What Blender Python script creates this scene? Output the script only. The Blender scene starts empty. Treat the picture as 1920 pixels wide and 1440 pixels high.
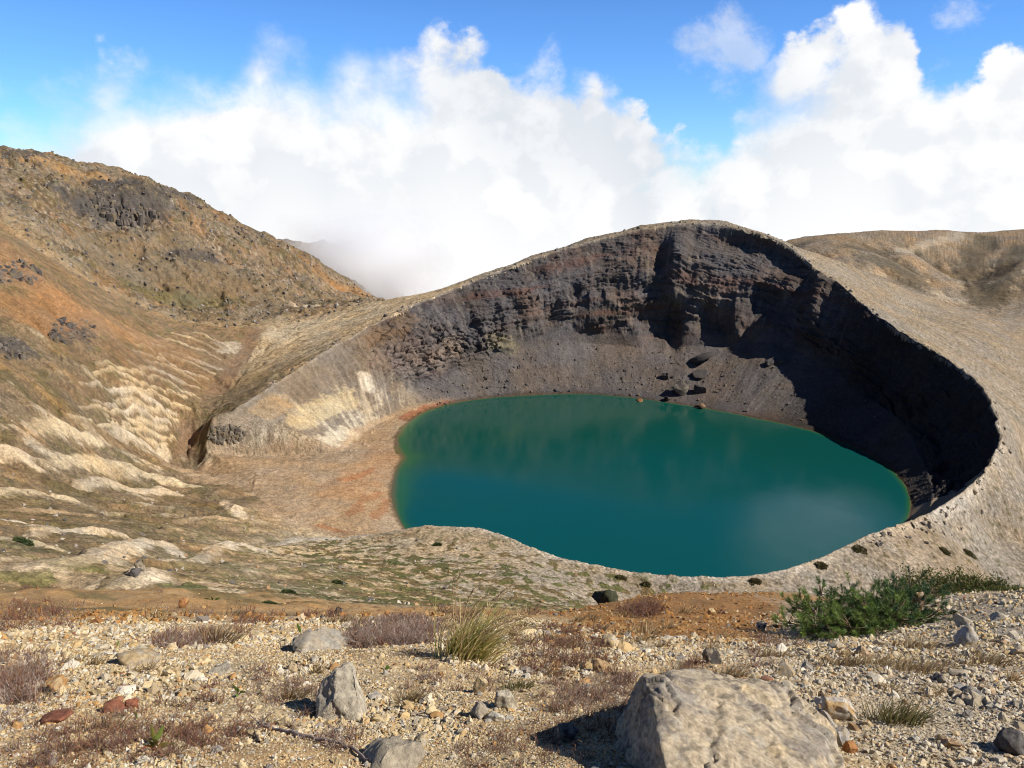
import bpy, bmesh, math, random
import numpy as np

# ------------------------------------------------------------------ camera, light, sky
SC = bpy.context.scene
COL = SC.collection
PITCH = math.radians(14.6)
FPX = 1493.0                      # focal length in pixels of a 1920 px wide picture
CP, SP = math.cos(PITCH), math.sin(PITCH)

cam_d = bpy.data.cameras.new("camera")
cam_d.sensor_width = 36.0
cam_d.lens = 36.0 * FPX / 1920.0
cam_d.clip_start = 0.05
cam_d.clip_end = 20000.0
cam = bpy.data.objects.new("camera", cam_d)
COL.objects.link(cam)
cam.location = (0, 0, 0)
cam.rotation_euler = (math.radians(90) - PITCH, 0, 0)
SC.camera = cam

SC.view_settings.view_transform = 'Standard'
SC.view_settings.look = 'None'
SC.view_settings.gamma = 1.0
SC.view_settings.exposure = 0.45
SC.cycles.volume_bounces = 8
SC.cycles.max_bounces = 10
SC.cycles.diffuse_bounces = 2
SC.cycles.glossy_bounces = 2
SC.cycles.use_denoising = True
SC.cycles.denoiser = 'OPENIMAGEDENOISE'
SC.cycles.denoising_input_passes = 'RGB_ALBEDO_NORMAL'
SC.cycles.denoising_prefilter = 'ACCURATE'
SC.cycles.filter_width = 1.05

SUN_EL, SUN_AZ = math.radians(40), math.radians(-17)      # azimuth measured from +X towards +Y
sun_dir = (math.cos(SUN_EL) * math.cos(SUN_AZ), math.cos(SUN_EL) * math.sin(SUN_AZ), math.sin(SUN_EL))
sun_l = bpy.data.lights.new("sun", 'SUN')
sun_l.energy = 5.0
sun_l.angle = math.radians(0.5)
sun_l.color = (1.0, 0.94, 0.85)
sun = bpy.data.objects.new("sun", sun_l)
COL.objects.link(sun)
from mathutils import Vector, Matrix, Quaternion
sun.rotation_euler = Vector(sun_dir).to_track_quat('Z', 'Y').to_euler()
sun.location = (50, 0, 50)


def ray(u, v):
    x = (u - 960.0) / FPX
    y = (720.0 - v) / FPX
    return np.array([x, CP + y * SP, -SP + y * CP])


def pt(u, v, Y):
    d = ray(u, v)
    return d * (Y / d[1])


def ptz(u, v, z):
    d = ray(u, v)
    return d * (z / d[2])


def azel(u, v):
    d = ray(u, v)
    return math.atan2(d[0], d[1]), math.atan2(d[2], math.hypot(d[0], d[1]))


class NT:
    """small helper for node trees"""

    def __init__(self, tree):
        self.t = tree
        self.n = tree.nodes
        self.l = tree.links

    def new(self, kind, **kw):
        nd = self.n.new(kind)
        for k, val in kw.items():
            setattr(nd, k, val)
        return nd

    def put(self, sock, val):
        if hasattr(val, 'is_output') or isinstance(val, bpy.types.NodeSocket):
            self.l.new(val, sock)
        else:
            sock.default_value = val

    def math(self, op, a, b=0.0, c=None, clamp=False):
        nd = self.new('ShaderNodeMath', operation=op, use_clamp=clamp)
        self.put(nd.inputs[0], a)
        self.put(nd.inputs[1], b)
        if c is not None:
            self.put(nd.inputs[2], c)
        return nd.outputs[0]

    def vmath(self, op, a, b):
        nd = self.new('ShaderNodeVectorMath', operation=op)
        self.put(nd.inputs[0], a)
        self.put(nd.inputs[1], b)
        return nd.outputs[0]

    def noise(self, vec, scale, detail=6.0, rough=0.55, dist=0.0, out=0):
        nd = self.new('ShaderNodeTexNoise')
        if vec is not None:
            self.l.new(vec, nd.inputs['Vector'])
        nd.inputs['Scale'].default_value = scale
        nd.inputs['Detail'].default_value = detail
        nd.inputs['Roughness'].default_value = rough
        nd.inputs['Distortion'].default_value = dist
        return nd.outputs[out]

    def maprange(self, v, a, b, c=0.0, d=1.0, smooth=True):
        nd = self.new('ShaderNodeMapRange')
        nd.interpolation_type = 'SMOOTHSTEP' if smooth else 'LINEAR'
        nd.clamp = True
        self.put(nd.inputs[0], v)
        for i, q in enumerate((a, b, c, d)):
            self.put(nd.inputs[1 + i], q)
        return nd.outputs[0]

    def mix(self, f, a, b, mode='MIX'):
        nd = self.new('ShaderNodeMix', data_type='RGBA', blend_type=mode)
        self.put(nd.inputs[0], f)
        self.put(nd.inputs[6], a)
        self.put(nd.inputs[7], b)
        return nd.outputs[2]

    def curve(self, v, pts, lo=0.0, hi=1.0):
        """piecewise curve of v; pts in user units"""
        xs = [p[0] for p in pts]
        ys = [p[1] for p in pts]
        x0, x1, y0, y1 = min(xs), max(xs), min(ys), max(ys)
        if y1 - y0 < 1e-6:
            y1 = y0 + 1e-6
        vin = self.maprange(v, x0, x1, 0.0, 1.0, smooth=False)
        nd = self.new('ShaderNodeFloatCurve')
        c = nd.mapping.curves[0]
        pp = [((x - x0) / (x1 - x0), (y - y0) / (y1 - y0)) for x, y in pts]
        c.points[0].location = pp[0]
        c.points[1].location = pp[-1]
        for q in pp[1:-1]:
            c.points.new(*q)
        nd.mapping.update()
        self.l.new(vin, nd.inputs['Value'])
        return self.maprange(nd.outputs[0], 0.0, 1.0, y0, y1, smooth=False)


def build_world():
    w = bpy.data.worlds.new("World")
    SC.world = w
    w.use_nodes = True
    t = NT(w.node_tree)
    w.node_tree.nodes.clear()
    out = t.new('ShaderNodeOutputWorld')
    bg = t.new('ShaderNodeBackground')
    sky = t.new('ShaderNodeTexSky')
    sky.sky_type = 'NISHITA'
    sky.sun_disc = False
    sky.sun_elevation = SUN_EL
    sky.sun_rotation = math.radians(90) - SUN_AZ
    sky.altitude = 1700
    sky.air_density = 1.0
    sky.dust_density = 0.0
    sky.ozone_density = 2.5
    tc = t.new('ShaderNodeTexCoord').outputs['Generated']
    sep = t.new('ShaderNodeSeparateXYZ')
    t.l.new(tc, sep.inputs[0])
    X, Y, Z = sep.outputs
    az = t.math('ARCTAN2', X, Y)
    el = t.math('ARCSINE', Z)
    # cloud tops, read off the photograph as azimuth and elevation
    top = [(-300, 260), (-60, 225), (60, 190), (170, 150), (230, 130), (300, 135), (360, 150), (420, 165), (470, 110),
           (540, 105), (600, 150), (660, 120), (730, 135), (800, 110), (880, 100), (950, 165), (1010, 150),
           (1080, 150), (1150, 190), (1200, 220), (1245, 262), (1300, 280), (1345, 265), (1390, 200), (1445, 120), (1520, 60), (1600, 20), (1650, 0),
           (1700, 30), (1745, 140), (1800, 160), (1860, 140), (1920, 90), (2150, 60)]
    tp = [(azel(u, v)[0], azel(u, v)[1] + (0.043 if u < 1000 else (0.034 if u < 1180 else 0.022))) for u, v in top]
    tp = [(-2.6, -0.1), (-1.1, -0.04)] + tp + [(0.85, 0.10), (1.3, -0.02), (2.6, -0.1)]
    topc = t.curve(az, tp)
    # large and small billows
    comb = t.new('ShaderNodeCombineXYZ')
    t.l.new(az, comb.inputs[0])
    t.l.new(t.math('MULTIPLY', el, 1.15), comb.inputs[1])
    P = comb.outputs[0]

    def billow(vec):
        a = t.noise(vec, 7.0, 9.0, 0.58, 0.25)
        v = t.new('ShaderNodeTexVoronoi', feature='SMOOTH_F1')
        warp = t.new('ShaderNodeVectorMath', operation='MULTIPLY_ADD')
        t.l.new(t.noise(vec, 16.0, 6.0, 0.6, 0.0, 1), warp.inputs[0])
        warp.inputs[1].default_value = (0.09, 0.09, 0.09)
        t.l.new(vec, warp.inputs[2])
        t.l.new(warp.outputs[0], v.inputs['Vector'])
        v.inputs['Scale'].default_value = 17.0
        v.inputs['Smoothness'].default_value = 0.35
        b = t.math('SUBTRACT', 0.75, v.outputs['Distance'])
        return t.math('ADD', t.math('MULTIPLY', a, 0.62), t.math('MULTIPLY', b, 0.38))
    n0 = billow(P)
    off = t.vmath('ADD', P, (0.028, 0.022, 0.0))
    n1 = billow(off)
    fine = t.noise(P, 30.0, 8.0, 0.62, 0.4)
    h = t.math('SUBTRACT', topc, el)                        # positive inside
    edge = t.math('ADD', h, t.math('MULTIPLY', t.math('SUBTRACT', n0, 0.52), 0.15))
    edge = t.math('ADD', edge, t.math('MULTIPLY', t.math('SUBTRACT', fine, 0.5), 0.05))
    # some edges are crisp, some are torn and soft
    soft = t.maprange(t.noise(P, 4.5, 2.0, 0.5), 0.38, 0.62, 0.018, 0.105)
    alpha = t.maprange(edge, 0.0, soft)
    # a higher wisp on the right
    wz = t.noise(P, 9.0, 10.0, 0.64, 0.25)
    for (u, v, ra, re, th) in ((1360, 100, 0.075, 0.055, 0.50), (1790, 70, 0.07, 0.07, 0.56), (1032, 135, 0.020, 0.045, 0.46), (1115, 160, 0.022, 0.03, 0.49), (9999, 0, 0.10, 0.075, 0.40)):
        a0, e0 = azel(u, v) if u < 5000 else (math.radians(22.7), math.radians(22.5))
        da = t.math('DIVIDE', t.math('SUBTRACT', az, a0), ra)
        de = t.math('DIVIDE', t.math('SUBTRACT', el, e0), re)
        d2 = t.math('ADD', t.math('MULTIPLY', da, da), t.math('MULTIPLY', de, de))
        m = t.math('SUBTRACT', wz, t.math('ADD', t.math('MULTIPLY', d2, 0.14), th - 0.10))
        al = t.math('MULTIPLY', t.maprange(m, 0.0, 0.2), 0.6 if u > 5000 else (0.5 if u == 1790 else (0.5 if u == 1360 else 0.6)))
        alpha = t.math('MAXIMUM', alpha, al)
    # tone inside the cloud: sunlit sides to the right and above, grey hollows
    dn = t.math('SUBTRACT', n0, n1)
    dn = t.math('ADD', dn, t.math('MULTIPLY', t.math('SUBTRACT', fine, t.noise(t.vmath('ADD', P, (0.008, 0.007, 0.0)), 30.0, 8.0, 0.62, 0.4)), 0.16))
    lit = t.maprange(dn, -0.13, 0.11)
    big = t.maprange(t.noise(P, 3.1, 3.0, 0.5), 0.36, 0.6)
    deep = t.maprange(h, 0.02, 0.30)
    lum = t.math('ADD', t.math('MULTIPLY', lit, 0.5), t.math('MULTIPLY', big, 0.5))
    lum = t.math('MAXIMUM', lum, t.math('MULTIPLY', deep, 0.97))
    ccol = t.mix(lum, (0.54, 0.575, 0.625, 1), (0.76, 0.76, 0.76, 1))
    # the sky itself
    skyc = t.mix(1.0, sky.outputs[0], (0.46, 0.76, 1.16, 1), 'MULTIPLY')
    skys = t.vmath('SCALE', skyc, (0, 0, 0))
    sc = t.n[-1]
    t.l.new(t.maprange(el, 0.15, 0.5, 0.108, 0.04), sc.inputs['Scale'])
    f = t.mix(alpha, sc.outputs[0], ccol)
    t.l.new(f, bg.inputs['Color'])
    bg.inputs['Strength'].default_value = 1.0
    t.l.new(bg.outputs[0], out.inputs['Surface'])


build_world()

# ------------------------------------------------------------------ numpy noise
_rs = np.random.RandomState(7)
_PERM = np.concatenate([_rs.permutation(256)] * 3).astype(np.int32)
_G2 = np.stack([np.cos(np.arange(256) * 2.399963), np.sin(np.arange(256) * 2.399963)], 1).astype(np.float32)
_g3 = _rs.normal(size=(256, 3))
_G3 = (_g3 / np.linalg.norm(_g3, axis=1, keepdims=True)).astype(np.float32)


def _fade(t):
    return t * t * t * (t * (t * 6 - 15) + 10)


def pn2(x, y, seed=0):
    x = np.asarray(x, np.float32) + seed * 17.31
    y = np.asarray(y, np.float32) + seed * 9.17
    xf = np.floor(x)
    yf = np.floor(y)
    xi = xf.astype(np.int32) & 255
    yi = yf.astype(np.int32) & 255
    fx = x - xf
    fy = y - yf
    u = _fade(fx)
    v = _fade(fy)

    def g(ix, iy, dx, dy):
        gr = _G2[_PERM[_PERM[ix & 255] + (iy & 255)]]
        return gr[..., 0] * dx + gr[..., 1] * dy
    a = g(xi, yi, fx, fy)
    b = g(xi + 1, yi, fx - 1, fy)
    c = g(xi, yi + 1, fx, fy - 1)
    d = g(xi + 1, yi + 1, fx - 1, fy - 1)
    return (a + u * (b - a)) * (1 - v) + (c + u * (d - c)) * v


def fbm2(x, y, oct=4, seed=0, gain=0.5, lac=2.03):
    s = 0
    a = 1.0
    f = 1.0
    for i in range(oct):
        s = s + a * pn2(x * f, y * f, seed + i * 3)
        a *= gain
        f *= lac
    return s * 1.4


def pn3(x, y, z, seed=0):
    x = np.asarray(x, np.float32) + seed * 13.7
    y = np.asarray(y, np.float32) + seed * 5.3
    z = np.asarray(z, np.float32) + seed * 7.9
    xf, yf, zf = np.floor(x), np.floor(y), np.floor(z)
    xi, yi, zi = (q.astype(np.int32) & 255 for q in (xf, yf, zf))
    fx, fy, fz = x - xf, y - yf, z - zf
    u, v, w = _fade(fx), _fade(fy), _fade(fz)
    r = 0
    for i in (0, 1):
        for j in (0, 1):
            for k in (0, 1):
                h = _PERM[_PERM[_PERM[(xi + i) & 255] + ((yi + j) & 255)] + ((zi + k) & 255)]
                gr = _G3[h]
                dd = gr[..., 0] * (fx - i) + gr[..., 1] * (fy - j) + gr[..., 2] * (fz - k)
                r = r + dd * (u if i else 1 - u) * (v if j else 1 - v) * (w if k else 1 - w)
    return r


def fbm3(x, y, z, oct=4, seed=0, gain=0.5):
    s = 0
    a = 1.0
    f = 1.0
    for i in range(oct):
        s = s + a * pn3(x * f, y * f, z * f, seed + i)
        a *= gain
        f *= 2.07
    return s * 1.4


def sstep(a, b, x):
    t = np.clip((np.asarray(x, np.float32) - a) / (b - a), 0, 1)
    return t * t * (3 - 2 * t)


def gully(x, y, fx, fy, lam, seed):
    """stripes that run down the slope (fx, fy), wavelength lam: -1 valley .. 1 ridge"""
    px = x / (lam * 1.5)
    py = y / (lam * 1.5)
    ix = np.floor(px)
    iy = np.floor(py)
    qx = -fy
    qy = fx
    acc = np.zeros_like(px)
    ws = np.zeros_like(px)
    for i in (-1, 0, 1):
        for j in (-1, 0, 1):
            cx = (ix + i).astype(np.int32)
            cy = (iy + j).astype(np.int32)
            h = _PERM[_PERM[(cx + seed * 37) & 255] + (cy & 255)]
            ox = (h.astype(np.float32) / 255.0)
            h2 = _PERM[h + 91]
            oy = (h2.astype(np.float32) / 255.0)
            dx = px - cx - ox
            dy = py - cy - oy
            w = np.exp(-2.2 * (dx * dx + dy * dy))
            acc += w * np.cos((dx * qx + dy * qy) * (2 * math.pi * 1.5))
            ws += w
    return acc / (ws + 1e-6)


def gully_round(g):
    t = np.clip(g * 0.6 + 0.5, 0, 1)
    return 1 - (1 - t) ** 1.9


# ------------------------------------------------------------------ the terrain's shape
LAKE_Z = -190.0
CX, CY = 87.0, 520.0

RIM = [(1875, 830, 455), (1866, 780, 480), (1850, 740, 500), (1820, 705, 522), (1790, 685, 540), (1740, 652, 575), (1700, 630, 605),
       (1640, 590, 650), (1605, 560, 675), (1575, 532, 695), (1530, 505, 730), (1480, 462, 760), (1440, 442, 772), (1400, 430, 780),
       (1340, 420, 788), (1290, 418, 790), (1200, 430, 790), (1100, 455, 785), (1040, 471, 777), (980, 492, 765), (900, 522, 748), (840, 547, 733),
       (780, 570, 712), (720, 598, 690), (680, 618, 670), (640, 641, 648), (600, 665, 625), (560, 692, 602), (510, 724, 575), (460, 757, 547),
       (425, 775, 532), (395, 790, 521), (382, 845, 514), (430, 868, 497), (480, 885, 478), (475, 925, 442), (540, 970, 405),
       (620, 1006, 384), (700, 1001, 385), (800, 985, 370), (850, 987, 362), (900, 990, 357), (950, 1005, 348), (980, 1020, 340), (1050, 1045, 328), (1150, 1066, 318),
       (1280, 1080, 312), (1400, 1080, 312), (1480, 1065, 318), (1570, 1030, 334), (1620, 1005, 347), (1660, 990, 356), (1760, 950, 385),
       (1800, 925, 402), (1840, 890, 425)]
SHORE = [(1705, 965), (1700, 915), (1660, 870), (1600, 838), (1530, 810), (1420, 785), (1340, 769), (1260, 756), (1180, 745), (1100, 739), (1000, 741),
         (920, 746), (850, 756), (800, 770), (762, 795), (743, 820), (756, 858), (738, 900), (742, 960), (757, 990),
         (800, 1040), (900, 1092), (1100, 1125), (1300, 1135), (1500, 1105), (1640, 1035)]
BASE = [(1742, 900, 465), (1722, 850, 500), (1690, 795, 545), (1610, 735, 615), (1535, 680, 672), (1460, 640, 712), (1370, 645, 732), (1290, 650, 735), (1200, 652, 737),
        (1100, 643, 737), (1040, 636, 726), (960, 660, 708), (880, 690, 692), (800, 725, 665), (760, 755, 642), (738, 782, 618), (700, 800, 597), (640, 850, 531),
        (470, 856, 522), (420, 856, 516)]
rimP = np.array([pt(*q) for q in RIM])
shoP = np.array([ptz(u, v, LAKE_Z) for u, v in SHORE])
basP = np.array([pt(*q) for q in BASE])


def polar(P):
    th = np.arctan2(P[:, 1] - CY, P[:, 0] - CX)
    return th, np.hypot(P[:, 0] - CX, P[:, 1] - CY)


def ptable(P, extra=None, n=1440, smooth=3):
    th, r = polar(P)
    z = P[:, 2]
    if extra is not None:
        th = np.concatenate([th, extra[0]])
        r = np.concatenate([r, extra[1]])
        z = np.concatenate([z, extra[2]])
    o = np.argsort(th)
    th, r, z = th[o], r[o], z[o]
    tt = np.linspace(-math.pi, math.pi, n + 1)
    th3 = np.concatenate([th - 2 * math.pi, th, th + 2 * math.pi])
    R = np.interp(tt, th3, np.tile(r, 3))
    Z = np.interp(tt, th3, np.tile(z, 3))
    k = np.hanning(2 * smooth + 3)[1:-1]
    k /= k.sum()

    def sm(a):
        b = np.concatenate([a[-1 - smooth - 1:-1], a, a[1:smooth + 2]])
        c = np.convolve(b, k, 'same')
        return c[smooth + 1:-(smooth + 1)]
    return tt, sm(R), sm(Z)


TT, RS, _ = ptable(shoP, smooth=10)
_, RR, ZR = ptable(rimP, smooth=5)
# where there is no cliff (the open shore and the near lip) the slope is one plain ramp
_ex_th = np.radians(np.array([-176, -170, -160, -150, -140, -120, -90, -60, -40]))
_ex_rs = np.interp(_ex_th, TT, RS)
_ex_rr = np.interp(_ex_th, TT, RR)
_ex_zr = np.interp(_ex_th, TT, ZR)
_, RB, ZB = ptable(basP, (_ex_th, _ex_rs * 0.6 + _ex_rr * 0.4, -188.5 + 0.4 * (_ex_zr + 190) * 0.8), smooth=5)
_a = TT * 230.0
_jag = fbm2(_a / 13, _a * 0, 4, 77) * 1.9 + np.maximum(pn2(_a / 21, _a * 0, 78) - 0.12, 0) * 7.0
_jw = sstep(math.radians(-40), math.radians(-25), TT) * (1 - sstep(math.radians(150), math.radians(165), TT))
RR = RR - _jag * _jw
RB = np.clip(RB, RS + 1.0, RR - 2.0)

# ---- the land outside the crater, through points read off the photograph
OUT_PX = [
    # gully left of the cone
    (560, 575, 830), (480, 620, 720), (450, 680, 650), (400, 740, 590), (350, 830, 530),
    # flank of the cone, left
    (740, 560, 800), (640, 573, 840), (540, 562, 870), (600, 620, 715), (520, 680, 640), (450, 745, 570),
    (1290, 413, 815), (1200, 424, 815), (1350, 415, 812), (1100, 448, 810), (1000, 480, 795), (900, 516, 772), (820, 546, 760),
    # big hill: crest
    (-400, 250, 800), (-150, 270, 860), (0, 290, 900), (60, 300, 915), (120, 315, 930), (200, 323, 950), (270, 343, 960), (330, 377, 970), (370, 400, 980), (440, 423, 1010),
    (480, 440, 1025), (540, 470, 1040), (600, 502, 1060), (660, 537, 1100), (712, 566, 1150),
    # big hill: face and foot
    (280, 450, 865), (150, 420, 850), (400, 480, 900), (500, 510, 930), (600, 540, 980), (300, 570, 770), (400, 580, 790), (450, 575, 810), (200, 540, 735), (0, 370, 800), (80, 420, 760),
    # second hill in the mist
    (560, 458, 1450), (630, 458, 1450), (690, 490, 1450), (730, 545, 1450), (800, 610, 1450),
    # near spur of the big hill
    (0, 455, 560), (90, 510, 580), (200, 580, 620), (330, 640, 650), (-150, 420, 540), (0, 435, 640), (100, 492, 690),
    (0, 600, 470), (100, 650, 480), (0, 700, 400), (150, 700, 470), (250, 720, 510), (330, 760, 540), (-200, 700, 380), (-200, 550, 460),
    (0, 850, 330), (200, 830, 430), (300, 860, 500), (100, 920, 330), (250, 930, 400), (400, 920, 430), (450, 960, 385), (-200, 850, 300), (-200, 1000, 180),
    (250, 1040, 200), (100, 1040, 170), (0, 1000, 190), (400, 1040, 235), (550, 1050, 265), (700, 1060, 290), (800, 1060, 292), (1000, 1080, 285),
    (0, 1070, 100), (200, 1080, 105), (350, 1095, 110), (500, 1110, 150), (-200, 1080, 90), (650, 1125, 190), (800, 1132, 205), (950, 1132, 225),
    # cone flank, right
    (1920, 600, 850), (1920, 720, 640), (1920, 800, 555), (1920, 900, 470), (1920, 1080, 370), (1700, 1060, 330), (1850, 640, 700), (1860, 1000, 400), (1800, 1010, 378),
    (1560, 488, 870), (1500, 470, 850), (1600, 502, 880), (1700, 547, 920), (1850, 592, 890), (1700, 590, 780), (1800, 690, 600),
    # hill on the right
    (1470, 452, 1150), (1550, 441, 1190), (1650, 432, 1190), (1760, 431, 1190), (1920, 430, 1190), (2100, 428, 1190), (2400, 440, 1150),
    (1800, 437, 1175), (1740, 456, 1110), (1680, 474, 1050), (1640, 482, 1020), (1680, 518, 972), (1740, 545, 950), (1800, 572, 930),
    (1840, 470, 1140), (1815, 525, 1020), (1920, 490, 1010), (1890, 530, 960), (1560, 470, 1040), (2100, 560, 900),
]
OUT_W = [
    (0, 60, -35.4), (0, 100, -59.5), (50, 100, -62), (100, 100, -64), (-60, 100, -56), (150, 150, -100), (100, 200, -130), (200, 150, -103), (300, 150, -108), (320, 250, -190),
    (0, 150, -90), (60, 285, -170), (150, 280, -180), (250, 272, -196), (350, 300, -206), (470, 400, -216), (600, 500, -225), (700, 700, -215),
    (40, 220, -135), (0, 210, -124), (0, 250, -141), (-40, 160, -91),
    (30, 30, -19), (0, 30, -17.8), (-30, 40, -22.6), (60, 40, -26), (120, 40, -27), (-70, 40, -22), (-150, 40, -20), (-150, 120, -60),
    (0, 0, -1.6), (100, 0, -3), (-100, 0, -2), (0, -60, 0), (300, -60, -20), (-300, -60, -10), (-300, 60, -30), (300, 50, -40),
    (-118, 880, -150), (-150, 950, -185), (0, 880, -130), (75, 900, -125), (178, 900, -95), (178, 1000, -150), (250, 900, -110), (300, 880, -100), (330, 1000, -125),
    (0, 1000, -190), (-100, 1250, -230), (0, 1400, -280), (150, 1300, -240), (300, 1250, -200),
    (-600, 1150, 0), (-450, 1200, -60), (-330, 1250, -130), (-250, 1300, -175), (-700, 1400, -80), (-500, 1500, -150), (-330, 1600, -200), (-150, 1600, -260),
    (450, 1400, -160), (620, 1400, -150), (900, 1400, -150), (0, 1800, -380), (-500, 1900, -320), (500, 1800, -330), (1000, 1700, -330), (-1000, 1700, -250),
    (-1000, 700, 20), (-900, 300, -40), (-600, 400, -60), (-600, 150, -40), (900, 300, -200), (900, 800, -160), (1200, 1100, -150),
    (0, 2700, -600), (1500, 2200, -600), (-1500, 2200, -500), (2000, 800, -400), (-2000, 800, -250), (1500, -500, -300), (-1500, -500, -200), (0, -1000, -200), (2500, -500, -500), (-2500, -500, -500),
]
ctrl = np.concatenate([rimP, np.array([pt(*q) for q in OUT_PX]), np.array(OUT_W, float)])


class RBF:
    def __init__(self, P, c, lam=0.0):
        self.P = P[:, :2].copy()
        self.c = c
        n = len(P)
        D = np.sqrt(((self.P[:, None] - self.P[None]) ** 2).sum(-1) + c * c)
        A = np.zeros((n + 3, n + 3))
        A[:n, :n] = -D + lam * np.eye(n)
        A[:n, n] = 1
        A[:n, n + 1:] = self.P / 500.0
        A[n, :n] = 1
        A[n + 1:, :n] = self.P.T / 500.0
        b = np.zeros(n + 3)
        b[:n] = P[:, 2]
        self.w = np.linalg.solve(A, b)

    def __call__(self, x, y):
        x = np.asarray(x, float)
        sh = x.shape
        x = x.ravel()
        y = np.asarray(y, float).ravel()
        o = np.empty_like(x)
        n = len(self.P)
        for i in range(0, len(x), 20000):
            xs, ys = x[i:i + 20000, None], y[i:i + 20000, None]
            D = np.sqrt((xs - self.P[:, 0]) ** 2 + (ys - self.P[:, 1]) ** 2 + self.c ** 2)
            o[i:i + 20000] = -D @ self.w[:n] + self.w[n] + (xs[:, 0] * self.w[n + 1] + ys[:, 0] * self.w[n + 2]) / 500.0
        return o.reshape(sh)


class Grid:
    def __init__(self, f, x0, x1, y0, y1, st):
        self.x0, self.y0, self.st = x0, y0, st
        self.nx = int((x1 - x0) / st) + 1
        self.ny = int((y1 - y0) / st) + 1
        gx, gy = np.meshgrid(x0 + np.arange(self.nx) * st, y0 + np.arange(self.ny) * st, indexing='ij')
        self.v = f(gx, gy).astype(np.float32)

    def __call__(self, x, y):
        fx = np.clip((x - self.x0) / self.st, 0, self.nx - 1.001)
        fy = np.clip((y - self.y0) / self.st, 0, self.ny - 1.001)
        i = fx.astype(np.int32)
        j = fy.astype(np.int32)
        a = fx - i
        b = fy - j
        v = self.v
        return (v[i, j] * (1 - a) + v[i + 1, j] * a) * (1 - b) + (v[i, j + 1] * (1 - a) + v[i + 1, j + 1] * a) * b


_far_rbf = RBF(ctrl, 6.0)
far_g = Grid(_far_rbf, -1100, 1100, 20, 1700, 6.0)
wide_g = Grid(_far_rbf, -3000, 3000, -3000, 3000, 60.0)

NEAR_PX = [
    (0, 1440, 2.35), (480, 1440, 2.3), (960, 1440, 2.3), (1440, 1440, 2.35), (1920, 1440, 2.45),
    (0, 1340, 3.1), (480, 1340, 3.0), (960, 1340, 3.0), (1440, 1340, 3.1), (1920, 1340, 3.2),
    (0, 1240, 4.4), (480, 1240, 4.2), (960, 1240, 4.2), (1440, 1240, 4.6), (1920, 1240, 4.5),
    (0, 1190, 5.8), (480, 1195, 5.4), (960, 1195, 5.6), (1440, 1195, 7.0), (1700, 1190, 6.6), (1920, 1180, 5.6),
    (0, 1150, 11), (200, 1150, 12), (480, 1168, 7.2), (720, 1166, 7.2), (960, 1162, 8.0), (1250, 1150, 11), (1440, 1160, 10.5), (1920, 1140, 6.8),
    (0, 1115, 24), (250, 1118, 26), (1200, 1118, 14.5), (1400, 1112, 15.5), (1500, 1112, 15.5), (1700, 1118, 10.5), (1850, 1113, 8.6), (1920, 1113, 8.4),
    (300, 1104, 45), (0, 1095, 45), (-150, 1120, 20), (-150, 1250, 4.4), (2070, 1120, 7.5), (2070, 1250, 4.4),
]
NEAR_W = [(0, 0, -1.25), (2, 0, -1.3), (-2, 0, -1.2), (0, -4, -0.6), (6, -3, -1.2), (-6, -3, -0.7), (0, 15, -9.3), (0, 30, -18.2), (0, 50, -30.5), (12, 30, -17.9), (25, 30, -17.8), (30, 50, -30.5),
          (6, 25, -14.9), (8, 14, -8.6), (12, 14, -8.7), (20, 14, -9.0), (-50, 40, -22), (-30, 15, -7.5), (30, 5, -4.0), (-30, 3, -2.4), (60, 20, -13), (-8, 30, -17.6)]
_nc = np.concatenate([np.array([pt(*q) for q in NEAR_PX]), np.array(NEAR_W, float)])
near_rbf = RBF(_nc, 1.2, 0.002)
near_g = Grid(near_rbf, -70, 70, -8, 70, 0.25)


def outer_h(x, y):
    r = np.hypot(x, y)
    far = np.where((np.abs(x) < 1095) & (y > 21) & (y < 1695), far_g(x, y), wide_g(x, y))
    near = near_g(x, y)
    w = sstep(22, 60, r)
    return near * (1 - w) + far * w


def crater_h(x, y):
    """height of the crater's inside, and how far inside the rim the point lies (metres)"""
    th = np.arctan2(y - CY, x - CX)
    r = np.hypot(x - CX, y - CY)
    rs = np.interp(th, TT, RS)
    rb = np.interp(th, TT, RB)
    zb = np.interp(th, TT, ZB)
    rr = np.interp(th, TT, RR)
    zr = np.interp(th, TT, ZR)
    return th, r, rs, rb, zb, rr, zr


def inner_h(th, r, rs, rb, zb, rr, zr):
    a = np.clip((r - rs) / np.maximum(rb - rs, 0.5), 0, 1)
    b = np.clip((r - rb) / np.maximum(rr - rb, 0.5), 0, 1)
    steep = sstep(-150, -125, zr) * 0.34            # only the high wall has a true cliff band
    prof = b + steep * np.sin(np.clip(b, 0, 1) * math.pi) * (1 - b) * 1.3
    rw = (1 - sstep(math.radians(30), math.radians(52), th)) * sstep(math.radians(-45), math.radians(-30), th)
    prof = prof * (1 - rw) + rw * b ** 1.75
    z = np.where(r < rs, LAKE_Z - np.minimum((rs - r) * 0.18, 25), LAKE_Z + (zb - LAKE_Z) * (a * 0.8 + 0.2 * a * a))
    return np.where(r > rb, zb + (zr - zb) * prof, z)


def base_h(x, y):
    c = crater_h(x, y)
    zi = inner_h(*c)
    zo = outer_h(x, y)
    return np.where(c[1] < c[5], np.minimum(zi, 9999), zo)


_bg = Grid(base_h, -700, 800, 60, 1250, 2.0)


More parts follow.
